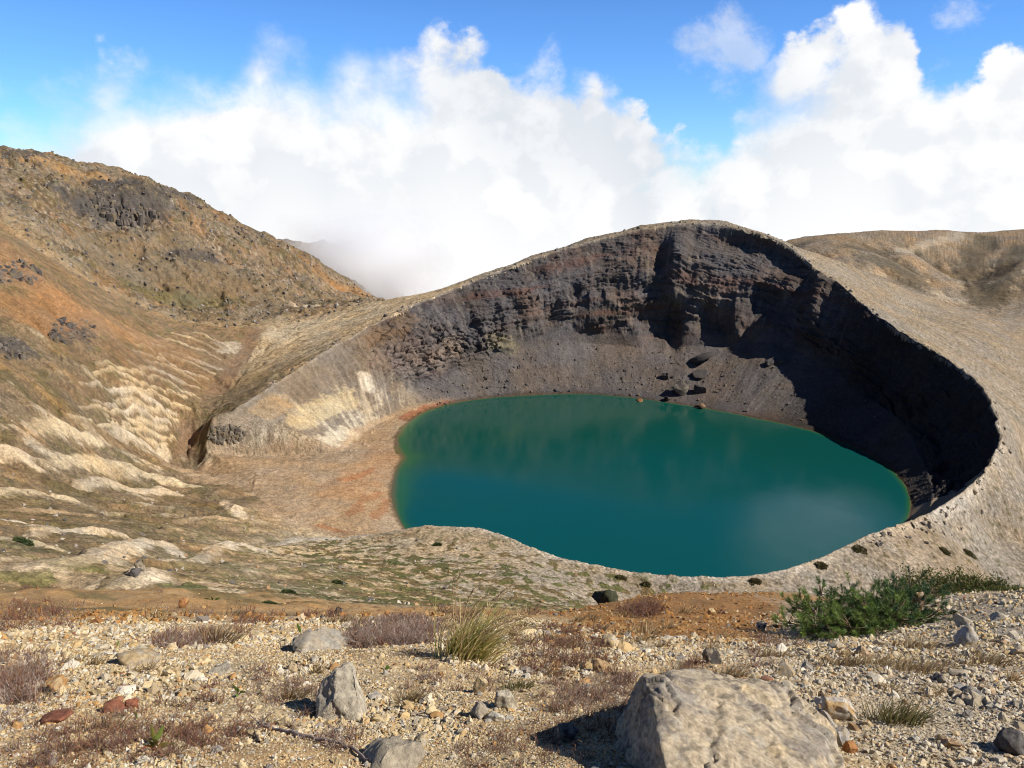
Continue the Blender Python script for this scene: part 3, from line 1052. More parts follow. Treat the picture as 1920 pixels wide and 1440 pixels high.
is_lh = (~is_near) & (fy_ > 700) & (fx_ < -120) & (fy_ - 700 > (fx_ + 330) * -0.9)
is_rh = (~is_near) & (fx_ > 150) & (fy_ + (fx_ - 500) * 0.15 > 935)


def sub_mesh(name, mask, mat):
    q = quads[mask]
    u, inv = np.unique(q, return_inverse=True)
    return mesh_obj(name, V_ALL[u], inv.reshape(q.shape), mat, col=TC[u])


o = sub_mesh('ground', is_near, M_NEAR)
tag(o, 'pale gravelly slope running down from the viewpoint', 'ground', kind='structure')
o = sub_mesh('terrain', ~is_near & ~is_lh & ~is_rh, M_FAR)
tag(o, 'pale rilled flanks and hummocks round the crater', 'terrain', kind='structure')
o = sub_mesh('hill', is_lh, M_FAR)
tag(o, 'tall brown rocky hill running down into the cloud', 'hill', kind='structure')
o = sub_mesh('hill', is_rh, M_FAR)
tag(o, 'low grey brown hill with gullies behind the crater rim', 'hill', kind='structure')

# ------------------------------------------------------------------ the crater wall, with its ledges and overhangs
def build_wall():
    nth, ns = 1500, 300
    # finer where the wall is seen from the front
    th = np.linspace(WALL_A - 0.06, WALL_B + 0.04, nth)
    tw = np.where(th > math.pi, th - 2 * math.pi, th)
    rs = np.interp(tw, TT, RS)[:, None]
    rb = np.interp(tw, TT, RB)[:, None]
    zb = np.interp(tw, TT, ZB)[:, None]
    rr = np.interp(tw, TT, RR)[:, None]
    zr = np.interp(tw, TT, ZR)[:, None]
    s = np.linspace(0, 1, ns)[None, :]
    # parameter: 0..0.06 under water, ..0.36 talus, ..1 wall
    r = np.where(s < 0.06, rs - 8 * (1 - s / 0.06), np.where(s < 0.36, rs + (rb - rs) * (s - 0.06) / 0.30, rb + (rr + 0.8 - rb) * (s - 0.36) / 0.64))
    t2 = np.broadcast_to(tw[:, None], r.shape)
    z = inner_h(t2, np.minimum(r, rr), *(np.broadcast_to(q, r.shape) for q in (rs, rb, zb, rr, zr)))
    x = CX + r * np.cos(t2)
    y = CY + r * np.sin(t2)
    P = np.stack([x, y, z], -1)
    du = np.gradient(P, axis=0)
    dv = np.gradient(P, axis=1)
    N = np.cross(du, dv)
    N /= np.linalg.norm(N, axis=-1, keepdims=True) + 1e-9
    if N[nth // 2, ns // 2, 2] < 0:
        N = -N
    x, y, z = (q.astype(np.float32) for q in (x, y, z))
    arc = (t2 * 230.0).astype(np.float32)
    cliff = sstep(0.0, 0.10, (s - 0.36) / 0.64) * (1 - sstep(0.93, 1.0, (s - 0.36) / 0.64))
    cliff = np.broadcast_to(cliff, r.shape).astype(np.float32)
    b = np.broadcast_to(np.clip((s - 0.36) / 0.64, 0, 1), r.shape).astype(np.float32)
    high = np.broadcast_to(sstep(-150, -115, zr), r.shape).astype(np.float32)
    left = sstep(math.radians(138), math.radians(152), np.where(t2 < -1, 9, t2)).astype(np.float32)
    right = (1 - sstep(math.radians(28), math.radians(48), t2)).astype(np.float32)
    nA = fbm3(x / 40, y / 40, z / 40, 4, 1)
    nB = fbm3(x / 12, y / 12, z / 9, 4, 2)
    nC = fbm3(x / 3.5, y / 3.5, z / 3, 3, 3)
    # strata: long ledges that dip gently away from the summit
    zd = z + np.abs(arc - math.radians(78) * 230) * 0.16 + nA * 3.0
    zd = zd + nB * 1.1
    strat = fbm2(zd / 5.5, arc / 55, 3, 4)
    patch = 0.25 + 1.1 * sstep(-0.25, 0.35, fbm2(arc / 30, z / 22, 3, 41))
    ledge = np.clip(strat * 1.8, -1, 1) * patch
    strat2 = pn2(zd / 1.7, arc / 60, 5)
    band = np.exp(-((b - 0.25) / 0.20) ** 2)                     # the cliff band low on the wall
    fins = fbm2(arc / 22, z / 70, 4, 6, gain=0.55)
    sw = zd / 7.5 + 0.55 * fbm2(arc / 38, z / 40, 3, 51) + 0.25 * nB
    saw = (sw - np.floor(sw)).astype(np.float32)
    saw = np.where(saw < 0.93, saw / 0.93, (1 - saw) / 0.07) - 0.45
    sw2 = zd / 2.9 + 0.4 * fbm2(arc / 17, z / 20, 3, 52) + 0.4 * nB
    saw2 = (sw2 - np.floor(sw2)).astype(np.float32)
    saw2 = np.where(saw2 < 0.88, saw2 / 0.88, (1 - saw2) / 0.12) - 0.45
    d = cliff * (1 - left) * (saw * (1.0 + 2.8 * band) * patch + saw2 * 0.75 * patch + .45 * ledge * (0.35 + 2.3 * band) + strat2 * (0.25 + 0.5 * band) + fins * (1.0 + 2.9 * band) * (0.4 + 0.6 * high)) + nB * (0.25 + 1.3 * cliff * (1 - .8 * left)) + nC * (0.12 + 0.4 * cliff * (1 - .7 * left)) + nA * 2.0 * cliff

    # buttresses and caves that stand out in the photograph: (u, v, half width m, half height m, out m)
    for u, v, w_, h_, amt in ((1268, 500, 9, 34, 9), (1385, 600, 6, 20, 9), (1330, 520, 22, 30, 3), (1240, 605, 16, 18, -15), (1335, 598, 11, 11, -11), (1265, 605, 5, 22, -8),
                              (1110, 560, 16, 9, 4), (1105, 600, 15, 8, 9), (1150, 575, 12, 10, 5), (1030, 590, 10, 12, -8), (1195, 595, 9, 7, -7), (1195, 540, 20, 7, -5), (1238, 482, 8, 11, -7), (1390, 452, 30, 9, -8),
                              (1440, 570, 16, 11, -9), (1490, 590, 10, 30, -8), (1470, 488, 26, 14, -8), (1530, 560, 10, 30, 7), (1075, 545, 6, 6, -4), (1125, 550, 4, 4, -4), (985, 515, 14, 10, -4), (1360, 610, 5, 8, -6),
                              (1600, 640, 12, 25, 5), (1660, 690, 10, 20, -5), (1730, 750, 10, 18, 5), (1800, 800, 9, 14, -4)):
        p = hit(u, v)
        if p is None:
            continue
        at = math.atan2(p[1] - CY, p[0] - CX) * 230.0
        k = np.exp(-np.abs((arc - at + nB * 1.5) / w_) ** 3 - np.abs((z - p[2] + nB * 1.5) / h_) ** 3)
        d += amt * k.astype(np.float32)
    # broken blocks low on the left of the wall
    for u, v, w_, h_ in ((740, 670, 24, 16), (800, 660, 30, 22), (870, 640, 26, 16), (930, 640, 16, 10)):
        p = hit(u, v)
        at = math.atan2(p[1] - CY, p[0] - CX) * 230.0
        k = np.exp(-np.abs((arc - at + nB * 4) / w_) ** 2 - np.abs((z - p[2] + nB * 3) / h_) ** 2).astype(np.float32)
        q1 = fbm3(x / 26, y / 26, z / 14, 3, 14) * 1.5 + (z + nA * 3) / 6.0
        q2 = fbm3(x / 15, y / 15, z / 8, 2, 15) * 1.1 + arc / 13
        st1 = (q1 - np.floor(q1))
        st2 = (q2 - np.floor(q2))
        d += k * (sstep(0.0, 0.8, st1) * 2.6 * (0.5 + st2 * .8) - 0.8 - 1.6 * (st2 < 0.12))
    # flutes down the pale slope on the left
    fl_ = 1 - np.abs(pn2((arc + z * .45) / 5.5, z / 70, 61)) * 2.2
    d += left * cliff * (fl_ - .5) * 1.3
    # talus: small slumps and strewn stones
    tal = np.broadcast_to(sstep(0.07, 0.12, s) * (1 - sstep(0.34, 0.40, s)), r.shape).astype(np.float32)
    d += tal * (fbm2(arc / 14, z / 22, 3, 16) * 0.7 + np.maximum(nC - 0.42, 0) * 2.0)
    # stays put at the water line and at the rim, and sinks where it meets the ground sheet at both ends
    pin = np.broadcast_to(1 - sstep(0.95, 0.995, s), r.shape)
    d *= pin
    endw = (sstep(0, 0.05, (th - th[0])) * (1 - sstep(-0.06, 0.0, th - th[-1])))[:, None]
    P = P + N * (d * endw)[..., None]
    P[..., 2] -= (1 - endw) * 5.0
    rimj = fbm2(arc / 7, arc * 0, 4, 23) * 0.8
    P[..., 2] += rimj * np.broadcast_to(sstep(0.9, 1.0, s), r.shape) * 0.6
    # ------- albedo
    xf, yf, zf = (q.ravel().astype(np.float32) for q in (P[..., 0], P[..., 1], P[..., 2]))
    n = len(xf)
    c = np.empty((n, 3), np.float32)
    c[:] = ASH
    fl = lambda q: np.ascontiguousarray(q, dtype=np.float32).ravel()
    c = lerp(c, (0.105, 0.078, 0.068), sstep(0.0, 0.5, fl(nA + 0.4 * strat)) * 0.8)
    c = lerp(c, (0.050, 0.043, 0.042), sstep(0.05, 0.45, fl(strat)) * fl(cliff) * 0.75)
    c = lerp(c, (0.095, 0.057, 0.048), sstep(0.1, 0.4, fl(pn2(zd / 9, arc / 120, 31))) * fl(cliff) * 0.7)
    c = lerp(c, (0.15, 0.13, 0.115), sstep(0.25, 0.6, fl(fbm2(arc / 6, z / 40, 3, 32))) * fl(cliff) * 0.5)
    # talus is an even grey brown
    c = lerp(c, (0.108, 0.094, 0.087), fl(tal) * 0.8)
    # right wall: rock colour darkened to deepen the shade on it
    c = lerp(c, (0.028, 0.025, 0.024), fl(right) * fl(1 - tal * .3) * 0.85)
    # left: grey sand with pale streaks
    c = lerp(c, (0.20, 0.165, 0.125), fl(left) * 0.75)
    pal = sstep(-0.1, 0.4, fl(0.6 * fbm2((arc + z * .5) / 7, z / 50, 4, 33) + 0.6 * fbm2(arc / 30, z / 25, 3, 34) + .3 * nC)) * fl(left)
    c = lerp(c, (0.44, 0.38, 0.28), pal * (1 - sstep(-176, -150, zf + 5 * fl(nB))) * 0.75)
    # grit spilling over the edge
    c = lerp(c, (0.25, 0.215, 0.17), sstep(0.955, 0.985, fl(b + .02 * nC)) * 0.85)
    # flat shore
    c = lerp(c, BEACH, (1 - sstep(-187.6, -184.5, zf + fl(nB) * 0.8)) * sstep(math.radians(125), math.radians(150), np.where(fl(t2) < -1, 9, fl(t2))) * 0.92)
    c = apply_strokes(c, xf, yf, zf, fl(nC * .4 + nB * .6), [q for q in STROKES if q[0][:, 2].max() < -180])
    # marks
    mk = []

    def ms(col, wd, st, pxs, brk=.6):
        mk.append((np.array([q for q in (hit(*p) for p in pxs) if q is not None]), wd, np.array(col, np.float32), st, brk))
    ms((0.20, 0.16, 0.13), 10, .55, [(760, 690), (820, 680), (860, 640)], 1.0)
    ms((0.16, 0.125, 0.11), 16, .5, [(720, 680), (800, 650)], 1.0)
    ms((0.19, 0.165, 0.10), 9, .6, [(920, 640), (960, 650)], .9)
    ms((0.16, 0.105, 0.06), 14, .5, [(700, 640), (740, 620), (760, 600)], .9)
    ms((0.22, 0.17, 0.09), 4, .8, [(1262, 450), (1270, 470)], .8)
    ms((0.17, 0.145, 0.125), 8, .6, [(1300, 490), (1320, 530), (1315, 560)], .9)
    ms((0.24, 0.20, 0.14), 3, .7, [(1385, 600), (1382, 635)], .8)
    ms((0.46, 0.42, 0.35), 7, .9, [(680, 705), (690, 725)], .6)
    ms((0.44, 0.36, 0.22), 12, .7, [(560, 790), (620, 760), (650, 745)], .8)
    ms((0.46, 0.40, 0.30), 9, .85, [(480, 835), (540, 838), (600, 832), (650, 812)], 1.2)
    ms((0.30, 0.20, 0.10), 12, .6, [(480, 780), (520, 760)], .8)
    ms((0.06, 0.052, 0.046), 9, .9, [(395, 800), (430, 815), (450, 820)], .6)
    ms((0.19, 0.10, 0.05), 3, .8, [(760, 788), (800, 768), (860, 755), (960, 744)], .5)
    ms((0.16, 0.08, 0.04), 2.2, .8, [(1180, 746), (1260, 757), (1340, 770)], .5)
    c = apply_strokes(c, xf, yf, zf, fl(nC * .4 + nB * .6), mk)
    wet = 1 - sstep(0.6, 3.2, fl(r - rs + nC * 1.5))
    c = lerp(c, (0.06, 0.045, 0.03), wet * 0.8)
    i2, j2 = np.meshgrid(np.arange(nth - 1), np.arange(ns - 1), indexing='ij')
    a = (i2 * ns + j2).ravel()
    q = np.stack([a, a + ns, a + ns + 1, a + 1], 1)
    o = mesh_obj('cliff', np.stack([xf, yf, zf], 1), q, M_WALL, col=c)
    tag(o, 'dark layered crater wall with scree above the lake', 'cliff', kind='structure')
    return o


build_wall()


# ------------------------------------------------------------------ the lake
def build_lake():
    nth, ns = 360, 90
    th = np.linspace(-math.pi, math.pi, nth, endpoint=False)
    rs = np.interp(th, TT, RS) + 3.0
    s = 1 - (1 - np.linspace(0.0, 1, ns)) ** 2.2
    R = rs[:, None] * s[None, :]
    x = CX + R * np.cos(th)[:, None]
    y = CY + R * np.sin(th)[:, None]
    V = np.stack([x, y, np.full_like(x, LAKE_Z)], -1).reshape(-1, 3)
    i, j = np.meshgrid(np.arange(nth), np.arange(ns - 1), indexing='ij')
    a = (i * ns + j).ravel()
    b = (((i + 1) % nth) * ns + j).ravel()
    q = np.stack([a, a + 1, b + 1, b], 1)
    d = (rs[:, None] - R)
    tw = th[:, None] + 0 * R
    leftw = np.clip(sstep(2.35, 2.8, np.abs(tw)) * 1.0, 0, 1)
    wd = 2.0 + 7 * leftw
    n = fbm2(x / 30, y / 30, 3, 5)
    shallow = np.exp(-np.maximum(d - 3.0, 0) / (wd * (1 + .35 * n)))
    m = bpy.data.materials.new('lake_water')
    m.use_nodes = True
    t = NT(m.node_tree)
    bs = m.node_tree.nodes['Principled BSDF']
    at = t.new('ShaderNodeAttribute', attribute_name='shallow').outputs['Fac']
    pos = t.new('ShaderNodeTexCoord').outputs['Object']
    sep = t.new('ShaderNodeSeparateXYZ')
    t.l.new(pos, sep.inputs[0])
    n1 = t.noise(pos, 0.006, 3.0, 0.5)
    # mineral colour: greener to the far side, bluer in the middle of the near side
    yy = t.maprange(t.math('ADD', sep.outputs[1], t.math('MULTIPLY', t.math('SUBTRACT', n1, .5), 260.0)), 430, 620)
    deep = t.mix(yy, (0.002, 0.064, 0.066, 1), (0.004, 0.058, 0.043, 1))
    c = t.mix(t.maprange(at, 0.02, 0.6), deep, (0.018, 0.088, 0.036, 1))
    c = t.mix(t.maprange(at, 0.6, 1.0), c, (0.10, 0.09, 0.035, 1))
    t.l.new(c, bs.inputs['Base Color'])
    bs.inputs['Roughness'].default_value = 0.10
    t.l.new(t.maprange(t.noise(pos, 0.012, 4.0, 0.6), 0.4, 0.65, 0.06, 0.17), bs.inputs['Roughness'])
    bs.inputs['IOR'].default_value = 1.333
    w = t.noise(pos, 0.9, 3.0, 0.6)
    w2 = t.noise(pos, 0.05, 3.0, 0.6)
    bp = t.new('ShaderNodeBump')
    bp.inputs['Distance'].default_value = 0.05
    bp.inputs['Strength'].default_value = 0.5
    t.l.new(t.math('ADD', w, w2), bp.inputs['Height'])
    t.l.new(bp.outputs[0], bs.inputs['Normal'])
    o = mesh_obj('lake', V, q, m, attrs={'shallow': shallow.ravel()})
    tag(o, 'emerald green crater lake', 'lake', kind='structure')


build_lake()


# ------------------------------------------------------------------ the foreground: helpers
def gz(x, y):
    x = np.atleast_1d(np.asarray(x, np.float32))
    y = np.atleast_1d(np.asarray(y, np.float32))
    return land(x, y)[0]


def ground_at(u, v):
    """point of the land seen at a pixel"""
    p = hit(u, v, 0.8)
    p = p.copy()
    p[2] = float(gz(p[0], p[1])[0])
    return p


def ico(sub):
    bm = bmesh.new()
    bmesh.ops.create_icosphere(bm, subdivisions=sub, radius=1.0)
    V = np.array([v.co[:] for v in bm.verts], np.float32)
    F = np.array([[v.index for v in f.verts] for f in bm.faces], np.int32)
    bm.free()
    return V, F


ICO = {k: ico(k) for k in (1, 2, 3, 4, 5)}


def rock_shape(seed, dims, sub=4, cuts=9, rough=0.06, tilt=0.3, dlo=0.42, dhi=0.8):
    rs = np.random.RandomState(seed)
    V, F = ICO[sub]
    V = V.copy()
    for k in range(cuts):
        n = rs.normal(size=3)
        n /= np.linalg.norm(n)
        d = rs.uniform(dlo, dhi)
        over = V @ n - d
        V -= np.outer(np.maximum(over, 0), n).astype(np.float32)
    nn = V / (np.linalg.norm(V, axis=1, keepdims=True) + 1e-6)
    o = seed * 3.7 % 50
    V = V + nn * (fbm3(V[:, 0] * 1.6 + o, V[:, 1] * 1.6, V[:, 2] * 1.6, 4, seed % 9) * rough * 1.6
                  + np.abs(fbm3(V[:, 0] * 4 + o, V[:, 1] * 4, V[:, 2] * 4, 3, seed % 7)) * -rough * 1.3 + fbm3(V[:, 0] * 11 + o, V[:, 1] * 11, V[:, 2] * 11, 3, seed % 5) * rough * .28)[:, None]
    V = V * np.array(dims, np.float32)
    a = rs.uniform(-tilt, tilt, 2)
    R = np.array(Matrix.Rotation(a[0], 3, 'X') @ Matrix.Rotation(a[1], 3, 'Y') @ Matrix.Rotation(rs.uniform(0, 6.28), 3, 'Z'))
    return V @ R.T, F


M_ROCK = mat_attr('rock', 0.92, 9.0, 0.35, 0.05, 0.15)
M_STONE = mat_attr('stone', 0.92, 30.0, 0.42, 0.011, 0.15)
M_PEB = mat_attr('pebble', 0.88, 160.0, 0.22, 0.002, 0.25)
M_TWIG = mat_attr('twig', 0.85, None, 0.2, 0, 0.2)
M_BLADE = mat_attr('grass_blade', 0.7, None, 0.2, 0, 0.25, 0.3)
M_NEEDLE = mat_attr('pine_needle', 0.6, None, 0.2, 0, 0.3, 0.2)


def two_tone(V, seed, c1, c2, scale):
    n = fbm3(V[:, 0] * scale + seed, V[:, 1] * scale, V[:, 2] * scale, 4, seed % 11)
    c = np.empty((len(V), 3), np.float32)
    c[:] = c1
    return lerp(c, c2, sstep(-0.15, 0.35, n))


def put_rock(name, u, v, wpx, hpx, c1, c2, label, cat, seed, sub=4, cuts=9, rough=0.06, sink=0.28, group=None, mat=None, depth=1.0, tilt=0.3, flat=False):
    p = ground_at(u, v)
    t = np.linalg.norm(p)
    w = wpx / FPX * t
    h = hpx / FPX * t * 1.12
    V, F = rock_shape(seed, (w / 2, w / 2 * depth, h * 0.72), sub, cuts, rough, tilt, .3 if flat else .42, .62 if flat else .8)
    # fit to the wanted width and height
    k = w / (V[:, 0].max() - V[:, 0].min())
    V[:, 0] *= k
    V[:, 1] *= k
    V[:, 2] -= V[:, 2].min()
    V[:, 2] *= h * (1 + sink) / V[:, 2].max()
    V[:, 2] -= h * sink
    c = two_tone(V / max(w, 1e-3), seed, c1, c2, 3.0)
    y0 = w * 0.5 * depth * 0.7
    o = mesh_obj(name, V, F, mat or M_STONE, col=c, smooth=not flat)
    zz = float(gz(p[0], p[1] + y0)[0])
    o.location = (p[0], p[1] + y0, zz)
    tag(o, label, cat, group)
    return o


def tube(path, rad, sides=5):
    """tube along path (n,3) with radii rad (n,): returns V, F"""
    path = np.asarray(path, float)
    n = len(path)
    tg = np.gradient(path, axis=0)
    tg /= np.linalg.norm(tg, axis=1, keepdims=True) + 1e-9
    ref = np.array([0.3, 0.2, 1.0])
    a = np.cross(tg, ref)
    bad = np.linalg.norm(a, axis=1) < 0.1
    a[bad] = np.cross(tg[bad], [1.0, 0, 0])
    a /= np.linalg.norm(a, axis=1, keepdims=True)
    b = np.cross(tg, a)
    ang = np.arange(sides) * 2 * math.pi / sides
    V = path[:, None] + (np.cos(ang)[None, :, None] * a[:, None] + np.sin(ang)[None, :, None] * b[:, None]) * np.asarray(rad)[:, None, None]
    i, j = np.meshgrid(np.arange(n - 1), np.arange(sides), indexing='ij')
    i, j = i.ravel(), j.ravel()
    j2 = (j + 1) % sides
    F = np.stack([i * sides + j, i * sides + j2, (i + 1) * sides + j2, (i + 1) * sides + j], 1)
    return V.reshape(-1, 3), F


class MB:
    """collects pieces with colours into one mesh"""

    def __init__(self):
        self.V, self.F, self.C, self.n = [], {}, [], 0

    def add(self, V, F, c):
        V = np.asarray(V, np.float32)
        self.V.append(V)
        self.F.setdefault(F.shape[1], []).append(F + self.n)
        cc = np.empty((len(V), 3), np.float32)
        cc[:] = c
        self.C.append(cc)
        self.n += len(V)

    def build(self, name, mat, parent=None, smooth=True):
        return mesh_obj(name, np.concatenate(self.V), [np.concatenate(f) for f in self.F.values()], mat, parent, np.concatenate(self.C), smooth)


def blades(mb, roots, dirs, lens, bend, width, cols, tipcols, seg=4):
    """many grass blades at once: arrays over blades"""
    n = len(roots)
    t = np.linspace(0, 1, seg + 1)
    up = np.array([0, 0, 1.0])
    P = roots[:, None] + dirs[:, None] * (lens[:, None] * t[None])[..., None] + (bend[:, None, :] * (lens[:, None] * t[None] ** 2)[..., None])
    side = np.cross(dirs, up)
    side /= np.linalg.norm(side, axis=1, keepdims=True) + 1e-6
    rot = np.random.RandomState(n).uniform(0, 3.14, n)
    other = np.cross(side, dirs)
    side = side * np.cos(rot)[:, None] + other * np.sin(rot)[:, None]
    wd = width[:, None] * (1 - t[None] ** 1.6 * 0.92)
    L = P - side[:, None] * wd[..., None]
    R = P + side[:, None] * wd[..., None]
    V = np.stack([L, R], 2).reshape(-1, 3)
    m = (seg + 1) * 2
    k = np.arange(seg)
    q = np.stack([2 * k, 2 * k + 1, 2 * k + 3, 2 * k + 2], 1)
    F = (np.arange(n)[:, None, None] * m + q[None]).reshape(-1, 4)
    c = cols[:, None] * (1 - t[None, :, None]) + tipcols[:, None] * t[None, :, None]
    c = np.repeat(c, 2, axis=1).reshape(-1, 3)
    mb.add(V, F, c)


def twigs(mb, rs, roots, hgt, spread, cols, rad, lean=(0, 0), side=2):
    """bunches of thin leafless stems, three sided, vectorised"""
    n = len(roots)
    segs = 4
    t = np.linspace(0, 1, segs + 1)

    def grow(root, d, L, r, c):
        m = len(root)
        wob = rs.normal(0, 0.10, (m, segs + 1, 3)) * L[:, None, None] * t[None, :, None]
        P = root[:, None] + d[:, None] * (L[:, None] * t[None])[..., None] + wob
        ang = np.arange(3) * 2.0944
        a = np.cross(d, np.array([0.2, 0.9, 0.3]))
        a /= np.linalg.norm(a, axis=1, keepdims=True) + 1e-6
        b = np.cross(d, a)
        rr = r[:, None] * (1 - 0.75 * t[None])
        ring = np.cos(ang)[None, None, :, None] * a[:, None, None] + np.sin(ang)[None, None, :, None] * b[:, None, None]
        V = (P[:, :, None] + ring * rr[..., None, None]).reshape(-1, 3)
        k, j = np.meshgrid(np.arange(segs), np.arange(3), indexing='ij')
        k, j = k.ravel(), j.ravel()
        q = np.stack([k * 3 + j, k * 3 + (j + 1) % 3, (k + 1) * 3 + (j + 1) % 3, (k + 1) * 3 + j], 1)
        F = (np.arange(m)[:, None, None] * (segs + 1) * 3 + q[None]).reshape(-1, 4)
        mb.add(V, F, np.repeat(c, (segs + 1) * 3, axis=0))
        return P
    d = np.stack([rs.normal(0, spread, n) + lean[0], rs.normal(0, spread, n) + lean[1], np.ones(n)], 1)
    d /= np.linalg.norm(d, axis=1, keepdims=True)
    L = hgt * rs.uniform(0.5, 1.1, n)
    P = grow(roots, d, L, rad * rs.uniform(.7, 1.2, n), cols)
    for k in range(side):
        i = rs.randint(1, segs, n)
        r0 = P[np.arange(n), i]
        d2 = d + rs.normal(0, 0.55, (n, 3))
        d2 /= np.linalg.norm(d2, axis=1, keepdims=True)
        grow(r0, d2, L * rs.uniform(0.2, 0.5, n), rad * 0.65 * np.ones(n), np.clip(cols * rs.uniform(.7, 1.3, (n, 1)), 0, 1))


TW_COL = np.array([(0.20, 0.085, 0.055), (0.15, 0.075, 0.055), (0.28, 0.20, 0.15), (0.38, 0.31, 0.26), (0.25, 0.145, 0.075), (0.18, 0.12, 0.09)])
STRAW = np.array([(0.40, 0.29, 0.14), (0.34, 0.22, 0.11), (0.30, 0.19, 0.09), (0.45, 0.36, 0.20)])


# ------------------------------------------------------------------ the big boulder
def big_boulder():
    pts = [(1205, 1264, 2.80), (1245, 1272, 2.72), (1300, 1257, 2.98), (1372, 1290, 2.95), (1395, 1303, 2.90), (1410, 1281, 2.98), (1460, 1283, 2.98), (1500, 1310, 2.93), (1563, 1372, 2.72), (1578, 1440, 2.55),
           (1575, 1560, 2.25), (1450, 1620, 2.05), (1262, 1600, 2.10), (1240, 1400, 2.36), (1255, 1470, 2.22), (1222, 1310, 2.62),
           (1150, 1395, 2.80), (1140, 1480, 2.72), (1182, 1320, 2.90), (1340, 1500, 2.18), (1450, 1480, 2.25), (1380, 1380, 2.52)]
    P = [pt(u, v, Y * .9) for u, v, Y in pts]
    P += [pt(1220, 1300, 3.2), pt(1420, 1300, 3.3), pt(1530, 1370, 3.2), pt(1180, 1480, 3.2), pt(1560, 1560, 2.8), pt(1200, 1620, 2.9)]
    P = np.array(P)
    c0 = P.mean(0)
    bm = bmesh.new()
    for q in P - c0:
        bm.verts.new(q)
    r = bmesh.ops.convex_hull(bm, input=bm.verts)
    junk = list({g for g in list(r['geom_interior']) + list(r['geom_unused']) if isinstance(g, bmesh.types.BMVert)})
    bmesh.ops.delete(bm, geom=junk, context='VERTS')
    bmesh.ops.triangulate(bm, faces=bm.faces)
    for k in range(7):
        long_ = [e for e in bm.edges if e.calc_length() > 0.011]
        if not long_ or len(bm.verts) > 90000:
            break
        bmesh.ops.subdivide_edges(bm, edges=long_, cuts=1)
        bmesh.ops.triangulate(bm, faces=bm.faces)
    for k in range(1):
        bmesh.ops.smooth_vert(bm, verts=bm.verts, factor=0.35, use_axis_x=True, use_axis_y=True, use_axis_z=True)
    bm.normal_update()
    V = np.array([v.co[:] for v in bm.verts], np.float32)
    N = np.array([v.normal[:] for v in bm.verts], np.float32)
    F = np.array([[v.index for v in f.verts] for f in bm.faces], np.int32)
    bm.free()
    x, y, z = V.T
    n1 = fbm3(x * 3.2, y * 3.2, z * 3.2, 4, 3)
    n2 = fbm3(x * 11, y * 11, z * 11, 4, 4)
    n3 = fbm3(x * 40, y * 40, z * 40, 3, 5)
    # stepped breaks along slanting planes, and a notch in the top edge
    s = (x * 0.9 + z * 0.5) * 4.2 + n1 * 1.8
    st = s - np.floor(s)
    s2 = (x * -0.35 + z * 0.9 + y * .3) * 5.5 + n1 * 1.1
    st2 = s2 - np.floor(s2)
    brk = (sstep(0, 0.06, st) * (1 - st) - 0.4) * 0.018 + (sstep(0, 0.05, st2) * (1 - st2) - .4) * 0.012
    n4 = np.abs(fbm3(x * 7, y * 7, z * 7, 4, 6))
    pit = np.maximum(pn3(x * 24, y * 24, z * 24, 9) - 0.22, 0)
    V += N * (n1 * 0.007 + n2 * 0.0035 - n4 * 0.003 + n3 * 0.0035 - pit * 0.012 + brk)[:, None]
    nt = pt(1388, 1300, 2.93 * .9) - c0
    dn = np.sqrt(((V - nt) ** 2).sum(1))
    V[:, 2] -= (0.040 * np.exp(-(dn / 0.06) ** 2)).astype(np.float32)
    cr = np.abs(pn3(x * 2.3 + 4, y * 2.3, z * 2.3, 8))
    V -= N * (0.012 * (1 - sstep(0.0, 0.022, cr)))[:, None]
    c = np.empty((len(V), 3), np.float32)
    c[:] = (0.38, 0.31, 0.215)
    c = lerp(c, (0.46, 0.36, 0.22), sstep(-0.1, 0.4, fbm3(x * 4, y * 4, z * 4, 4, 12) - z * .8 - 0.1))
    c = lerp(c, (0.42, 0.27, 0.11), sstep(0.1, 0.5, fbm3(x * 3, y * 3, z * 3, 4, 13) - (z + .15) * 1.6) * 0.75)
    c = lerp(c, (0.19, 0.165, 0.14), sstep(0.05, 0.4, fbm3(x * 7, y * 7, z * 7, 5, 14, .6)) * 0.75)
    c = c * (1 + np.clip(fbm3(x * 60, y * 60, z * 60, 3, 18), -.5, .5) * .5)[:, None]
    c = lerp(c, (0.10, 0.09, 0.075), sstep(0.2, 0.32, pn3(x * 24, y * 24, z * 24, 9)) * .6)
    c = lerp(c, (0.40, 0.36, 0.29), sstep(0.25, 0.45, fbm3(x * 16, y * 16, z * 16, 3, 15)) * 0.5)
    o = mesh_obj('boulder', V, F, mat_attr('boulder', 0.92, 70.0, 0.34, 0.006, 0.15), col=c)
    o.location = c0
    tag(o, 'large angular grey and tan boulder with a notched top edge and a dark left face', 'boulder')


big_boulder()

